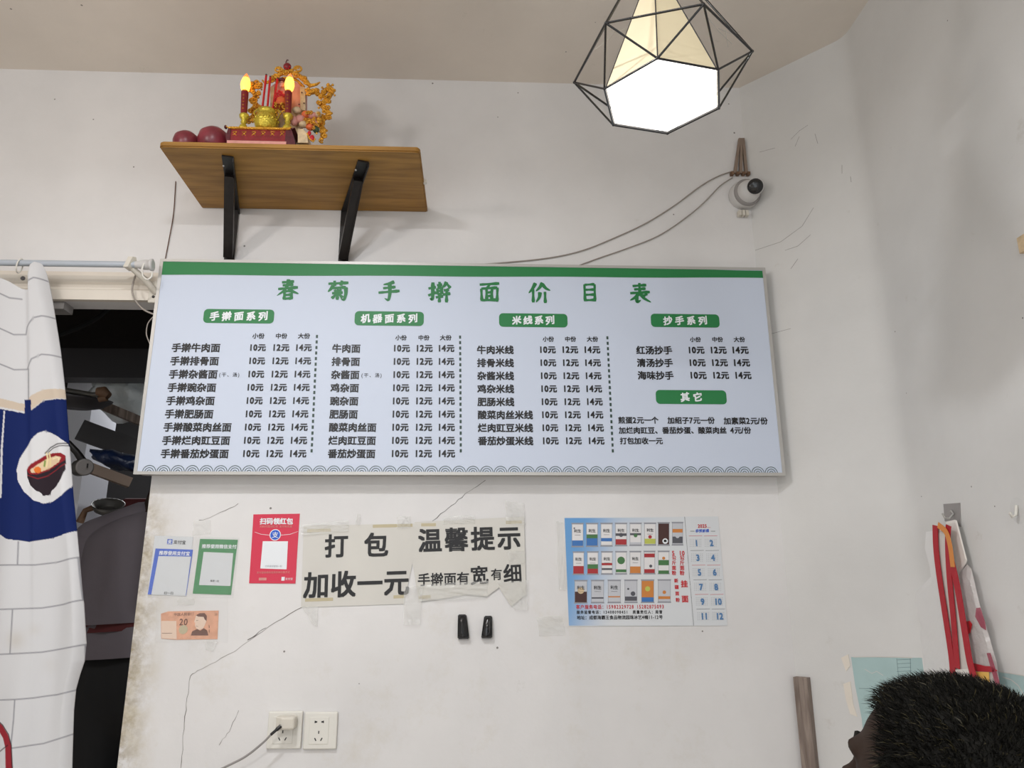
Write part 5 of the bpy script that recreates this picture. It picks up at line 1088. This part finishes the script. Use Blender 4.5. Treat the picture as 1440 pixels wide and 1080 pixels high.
def face_parts(par, hc, R, dark=True):
    for s_ in (-1, 1):
        m = MB(M['pwhite']); m.ell(hc+R @ Vector((0.079, s_*0.030, -0.006)), 0.0105, M['paper'], nu=12, nv=8); m.ell(hc+R @ Vector((0.0875, s_*0.030, -0.006)), (0.004, 0.005, 0.005), M['ink'], nu=10, nv=6, mx=R); m.build('eye', par)
        m = MB(M['hair']); m.tube([hc+R @ Vector(p) for p in ((0.096, s_*0.012, 0.016), (0.099, s_*0.028, 0.021), (0.086, s_*0.048, 0.015))], 0.003, n=6); m.build('eyebrow', par)
# --- foreground diner: seated, only the head reaches into the picture
dep = 0.69
hc = CAM+ray(1362, 1138)*dep
tilt = Matrix.Rotation(math.radians(20), 3, 'Y') ; Rm = Matrix.Rotation(math.radians(180-62), 3, 'Z') @ Matrix.Rotation(math.radians(-20), 3, 'Y')
per = thing('person', 'person with short black hair seen in profile at the lower right corner', 'person', (hc.x, hc.y, 0))
m = MB(M['skin']); head_shapes(m, hc, Rm, 1.04)
nk = hc+Vector((0.02, 0, -0.10)); ch = hc+Vector((0.03, 0, -0.30)); pel = Vector((hc.x+0.10, hc.y, 0.48))
m.capsule(hc+Vector((0.02, 0, -0.04)), ch+Vector((0.02, 0, 0.12)), 0.052, 0.058)
m.ell(ch+Vector((0.02, 0, -0.03)), (0.115, 0.17, 0.17)); m.capsule(ch+Vector((0.02, 0, -0.1)), pel+Vector((0, 0, 0.03)), 0.12, 0.135); m.ell(pel, (0.13, 0.17, 0.10))
for s_ in (-1, 1):
    sh = ch+Vector((0.02, s_*0.17, 0.07)); el = sh+Vector((-0.08, s_*0.05, -0.27)); wr = el+Vector((-0.22, -s_*0.03, 0.0)); m.capsule(ch+Vector((0.02, s_*.05, .09)), sh, 0.06, 0.055); m.capsule(sh, el, 0.050, 0.038); m.capsule(el, wr, 0.038, 0.026)
    m.ell(wr+Vector((-0.045, 0, -0.002)), (0.048, 0.038, 0.017))
    for f_ in range(4): a = wr+Vector((-0.08, (f_-1.5)*0.019, 0)); m.capsule(a, a+Vector((-0.045+0.006*abs(f_-1.5), 0, -0.004)), 0.0095, 0.008, n=8)
    a = wr+Vector((-0.03, -s_*0.035, 0)); m.capsule(a, a+Vector((-0.035, -s_*0.02, -0.004)), 0.011, 0.0085, n=8)
    hp = pel+Vector((0, s_*0.09, -0.02)); kn_ = hp+Vector((-0.40, s_*0.03, 0.02)); an = Vector((kn_.x+0.03, kn_.y, 0.09)); m.capsule(hp, kn_, 0.085, 0.058); m.capsule(kn_, an, 0.055, 0.036); m.capsule(an+Vector((0.02, 0, -0.04)), an+Vector((-0.14, 0, -0.055)), 0.04, 0.032)
body = remesh(m, 'body', M['skin'], per, 0.006, 4)
face_parts(body, hc, Rm)
# hair: cap plus fine strands
m = MB(M['hair']); kk = 1.04
def hair_pt(th_, ph_):
    d = Vector((math.sin(th_)*math.cos(ph_), math.sin(th_)*math.sin(ph_), math.cos(th_)))
    best = 0
    for c, r in (((0, 0, 0.012), (0.098, 0.077, 0.088)), ((-0.018, 0, 0.008), (0.088, 0.076, 0.082)), ((0.030, 0, 0.025), (0.066, 0.066, 0.062))):
        o_ = -Vector(c); A_ = sum((d[i]/r[i])**2 for i in range(3)); B_ = 2*sum(d[i]*o_[i]/r[i]**2 for i in range(3)); C_ = sum((o_[i]/r[i])**2 for i in range(3))-1
        ds = B_*B_-4*A_*C_
        if ds > 0: best = max(best, (-B_+math.sqrt(ds))/(2*A_))
    return d*best, d
def hairline(v):      # True where hair grows (local coordinates)
    if v.x > 0.055: return v.z > 0.052+(v.x-0.055)*0.35
    if v.x > 0.02: return v.z > 0.0+(v.x-0.02)*1.45
    return v.z > -0.075+max(0, v.x+0.05)*1.05
vs = {}; NT, NP = 40, 64; capv = []; capf = []
for i in range(NT):
    for j in range(NP):
        p, d = hair_pt(PI*0.80*i/(NT-1)+1e-3, 2*PI*j/NP); capv.append((p, d))
ok = [hairline(p) for p, d in capv]
V3 = [hc+Rm @ ((p*1.0+d*0.0045)*kk) for p, d in capv]
for i in range(NT-1):
    for j in range(NP):
        q = (i*NP+j, (i+1)*NP+j, (i+1)*NP+(j+1) % NP, i*NP+(j+1) % NP)
        if all(ok[t_] for t_ in q): capf.append(q)
m.add(V3, capf, M['hair'], True); hair = m.build('hair', body)
rs = np.random.RandomState(3); m = MB(M['hair']); cnt = 0
while cnt < 26000:
    z = rs.uniform(-0.9, 1); ph = rs.uniform(0, 2*PI); th = math.acos(z); p, d = hair_pt(th, ph)
    if not hairline(p): continue
    cnt += 1; L_ = (0.013 if p.z > 0.02 else 0.008)*rs.uniform(0.6, 1.15)
    dr = (d+Vector(rs.normal(0, .28, 3))+Vector((0.25, 0, -0.1))*(1-d.z*0.2)).normalized(); s_ = dr.cross(Vector(rs.normal(0, 1, 3))).normalized()*0.00042
    b0 = p+d*0.003; mid = b0+dr*L_*.55; tip = b0+dr*L_+Vector((0.1, 0, -0.25))*L_
    g = [hc+Rm @ (q_*kk) for q_ in (b0-s_, b0+s_, mid+s_*.8, mid-s_*.8, tip)]
    m.add(g, [(0, 1, 2, 3), (3, 2, 4)], M['hair2'] if rs.rand() < 0.06 else M['hair'])
m.build('hair_strands', hair, kind='stuff')
m = MB(M['tee']); m.ell(ch+Vector((0.02, 0, -0.03)), (0.128, 0.182, 0.178)); m.capsule(ch+Vector((0.02, 0, -0.1)), pel+Vector((0, 0, 0.03)), 0.132, 0.148); m.ell(ch+Vector((0.02, 0, 0.08)), (0.075, 0.13, 0.05))
for s_ in (-1, 1): sh = ch+Vector((0.02, s_*0.17, 0.07)); el = sh+Vector((-0.045, s_*0.03, -0.15)); m.capsule(ch+Vector((0.02, s_*.05, .085)), sh, 0.066, 0.066); m.capsule(sh, el, 0.064, 0.062)
remesh(m, 'shirt', M['tee'], body, 0.01, 5)
m = MB(M['trous']); m.ell(pel+Vector((0, 0, -.01)), (0.145, 0.185, 0.105))
for s_ in (-1, 1): hp = pel+Vector((0, s_*0.09, -0.02)); kn_ = hp+Vector((-0.40, s_*0.03, 0.02)); an = Vector((kn_.x+0.03, kn_.y, 0.09)); m.capsule(hp, kn_, 0.098, 0.070); m.capsule(kn_, an+Vector((0, 0, 0.04)), 0.068, 0.055)
remesh(m, 'trousers', M['trous'], body, 0.012, 5)
st = thing('stool', 'dark plastic stool under the seated person', 'stool', (pel.x, pel.y, 0))
m = MB(M['dgrey']); m.bbox((pel.x-0.16, pel.y-0.16, 0.34), (pel.x+0.16, pel.y+0.16, 0.372), 0.01); m.build('seat', st)
for sx_ in (-1, 1):
    for sy_ in (-1, 1): m = MB(M['dgrey']); m.tube([(pel.x+sx_*.13, pel.y+sy_*.13, 0.345), (pel.x+sx_*.16, pel.y+sy_*.16, 0)], 0.016); m.build('leg', st)
# --- cook in the kitchen, seen from behind
cy = 0.52; nx = kp(224, 712, cy).x; zs = kp(160, 724, cy).z; zhem = kp(160, 876, cy-0.12).z; zlow = kp(160, 925, cy-0.12).z
ck = thing('person', 'cook in a grey short-sleeved shirt standing behind the kitchen doorway', 'person', (nx, cy, 0))
hc2 = Vector((nx+0.03, cy+0.03, zs+0.24)); R2 = Matrix.Rotation(math.radians(70), 3, 'Z')
m = MB(M['skin']); head_shapes(m, hc2, R2); m.capsule(hc2+Vector((0, 0, -0.05)), Vector((nx, cy, zs-0.02)), 0.05, 0.058)
m.ell((nx, cy, zs-0.14), (0.17, 0.105, 0.15)); m.capsule((nx, cy, zs-0.15), (nx, cy, zs-0.42), 0.12, 0.12); m.ell((nx, cy, zs-0.50), (0.165, 0.115, 0.10))
for s_ in (-1, 1):
    sh = Vector((nx+s_*0.185, cy, zs-0.07)); el = sh+Vector((s_*0.03, 0.03, -0.28)); wr = el+Vector((0, 0.22, 0.03)); m.capsule((nx+s_*.05, cy, zs-.03), sh, 0.055, 0.052); m.capsule(sh, el, 0.048, 0.037); m.capsule(el, wr, 0.036, 0.026); m.ell(wr+Vector((0, 0.045, 0)), (0.038, 0.048, 0.017))
    for f_ in range(4): a = wr+Vector(((f_-1.5)*0.019, 0.08, 0)); m.capsule(a, a+Vector((0, 0.045, -0.006)), 0.0095, 0.008, n=8)
    a = wr+Vector((-s_*0.035, 0.03, 0)); m.capsule(a, a+Vector((-s_*0.02, 0.035, -0.004)), 0.011, 0.0085, n=8)
    hp = Vector((nx+s_*0.09, cy, zs-0.55)); kn_ = Vector((nx+s_*0.10, cy-0.02, 0.48)); an = Vector((nx+s_*0.10, cy, 0.09)); m.capsule(hp, kn_, 0.085, 0.055); m.capsule(kn_, an, 0.052, 0.035); m.capsule(an+Vector((0, -0.02, -0.045)), an+Vector((0, 0.15, -0.055)), 0.038, 0.032)
b2 = remesh(m, 'body', M['skin'], ck, 0.010, 4)
face_parts(b2, hc2, R2)
m = MB(M['hair'])
m.ell(hc2+Vector((0, -0.012, 0.022)), (0.082, 0.094, 0.088), nu=24, nv=16); remesh(m, 'hair', M['hair'], b2, 0.01, 2)
# shirt: grid wrapped round the torso, with folds
def tunic(z_top, z_bot, rx, ry, flare, mm, name, n=48, rows=22, yc=cy, xo=0.0):
    m = MB(mm); vs = []
    for j in range(rows+1):
        t_ = j/rows; z = z_top+(z_bot-z_top)*t_
        for i in range(n):
            a = 2*PI*i/n; sh_k = math.sin(min(1, t_*3.2+0.08)*PI/2)**0.6 if name == 'shirt' else 1
            fold = 1+(0.035*math.sin(7*a+2*t_)+0.02*math.sin(13*a))*min(1, t_*1.6)
            vs.append((nx+xo+rx*(1+flare*t_)*sh_k*fold*math.cos(a), yc+ry*(1+flare*t_)*(0.5+0.5*sh_k)*fold*math.sin(a), z+0.012*math.cos(a*1.0)*(t_ > .95)))
    m.add(vs, [(j*n+i, (j+1)*n+i, (j+1)*n+(i+1) % n, j*n+(i+1) % n) for j in range(rows) for i in range(n)], mm, True); m.poly([vs[i] for i in range(n)]); return m
m = tunic(zs+0.0, zhem, 0.205, 0.135, 0.10, M['shirt'], 'shirt')
for s_ in (-1, 1): sh = Vector((nx+s_*0.19, cy, zs-0.075)); el = sh+Vector((s_*0.025, 0.01, -0.2)); m.capsule((nx+s_*.05, cy, zs-.02), sh, 0.062, 0.062); m.tube([sh, el], [0.063, 0.075], n=20)
m.build('shirt', b2)
tunic(zhem+0.02, zhem-0.022, 0.212, 0.138, 0.0, M['mar'], 'sash', rows=4).build('undershirt_hem', b2)
tunic(zhem+0.0, zlow, 0.208, 0.134, 0.05, M['shirt'], 'apron', rows=10).build('apron', b2)
m = MB(M['trous']); m.ell((nx, cy, zs-0.50), (0.195, 0.13, 0.19))
for s_ in (-1, 1): hp = Vector((nx+s_*0.09, cy, zs-0.55)); kn_ = Vector((nx+s_*0.10, cy-0.02, 0.48)); an = Vector((nx+s_*0.10, cy, 0.09)); m.capsule(hp, kn_, 0.098, 0.07); m.capsule(kn_, an, 0.068, 0.055)
remesh(m, 'trousers', M['trous'], b2, 0.014, 4)
bpy.data.objects.remove(_fo)
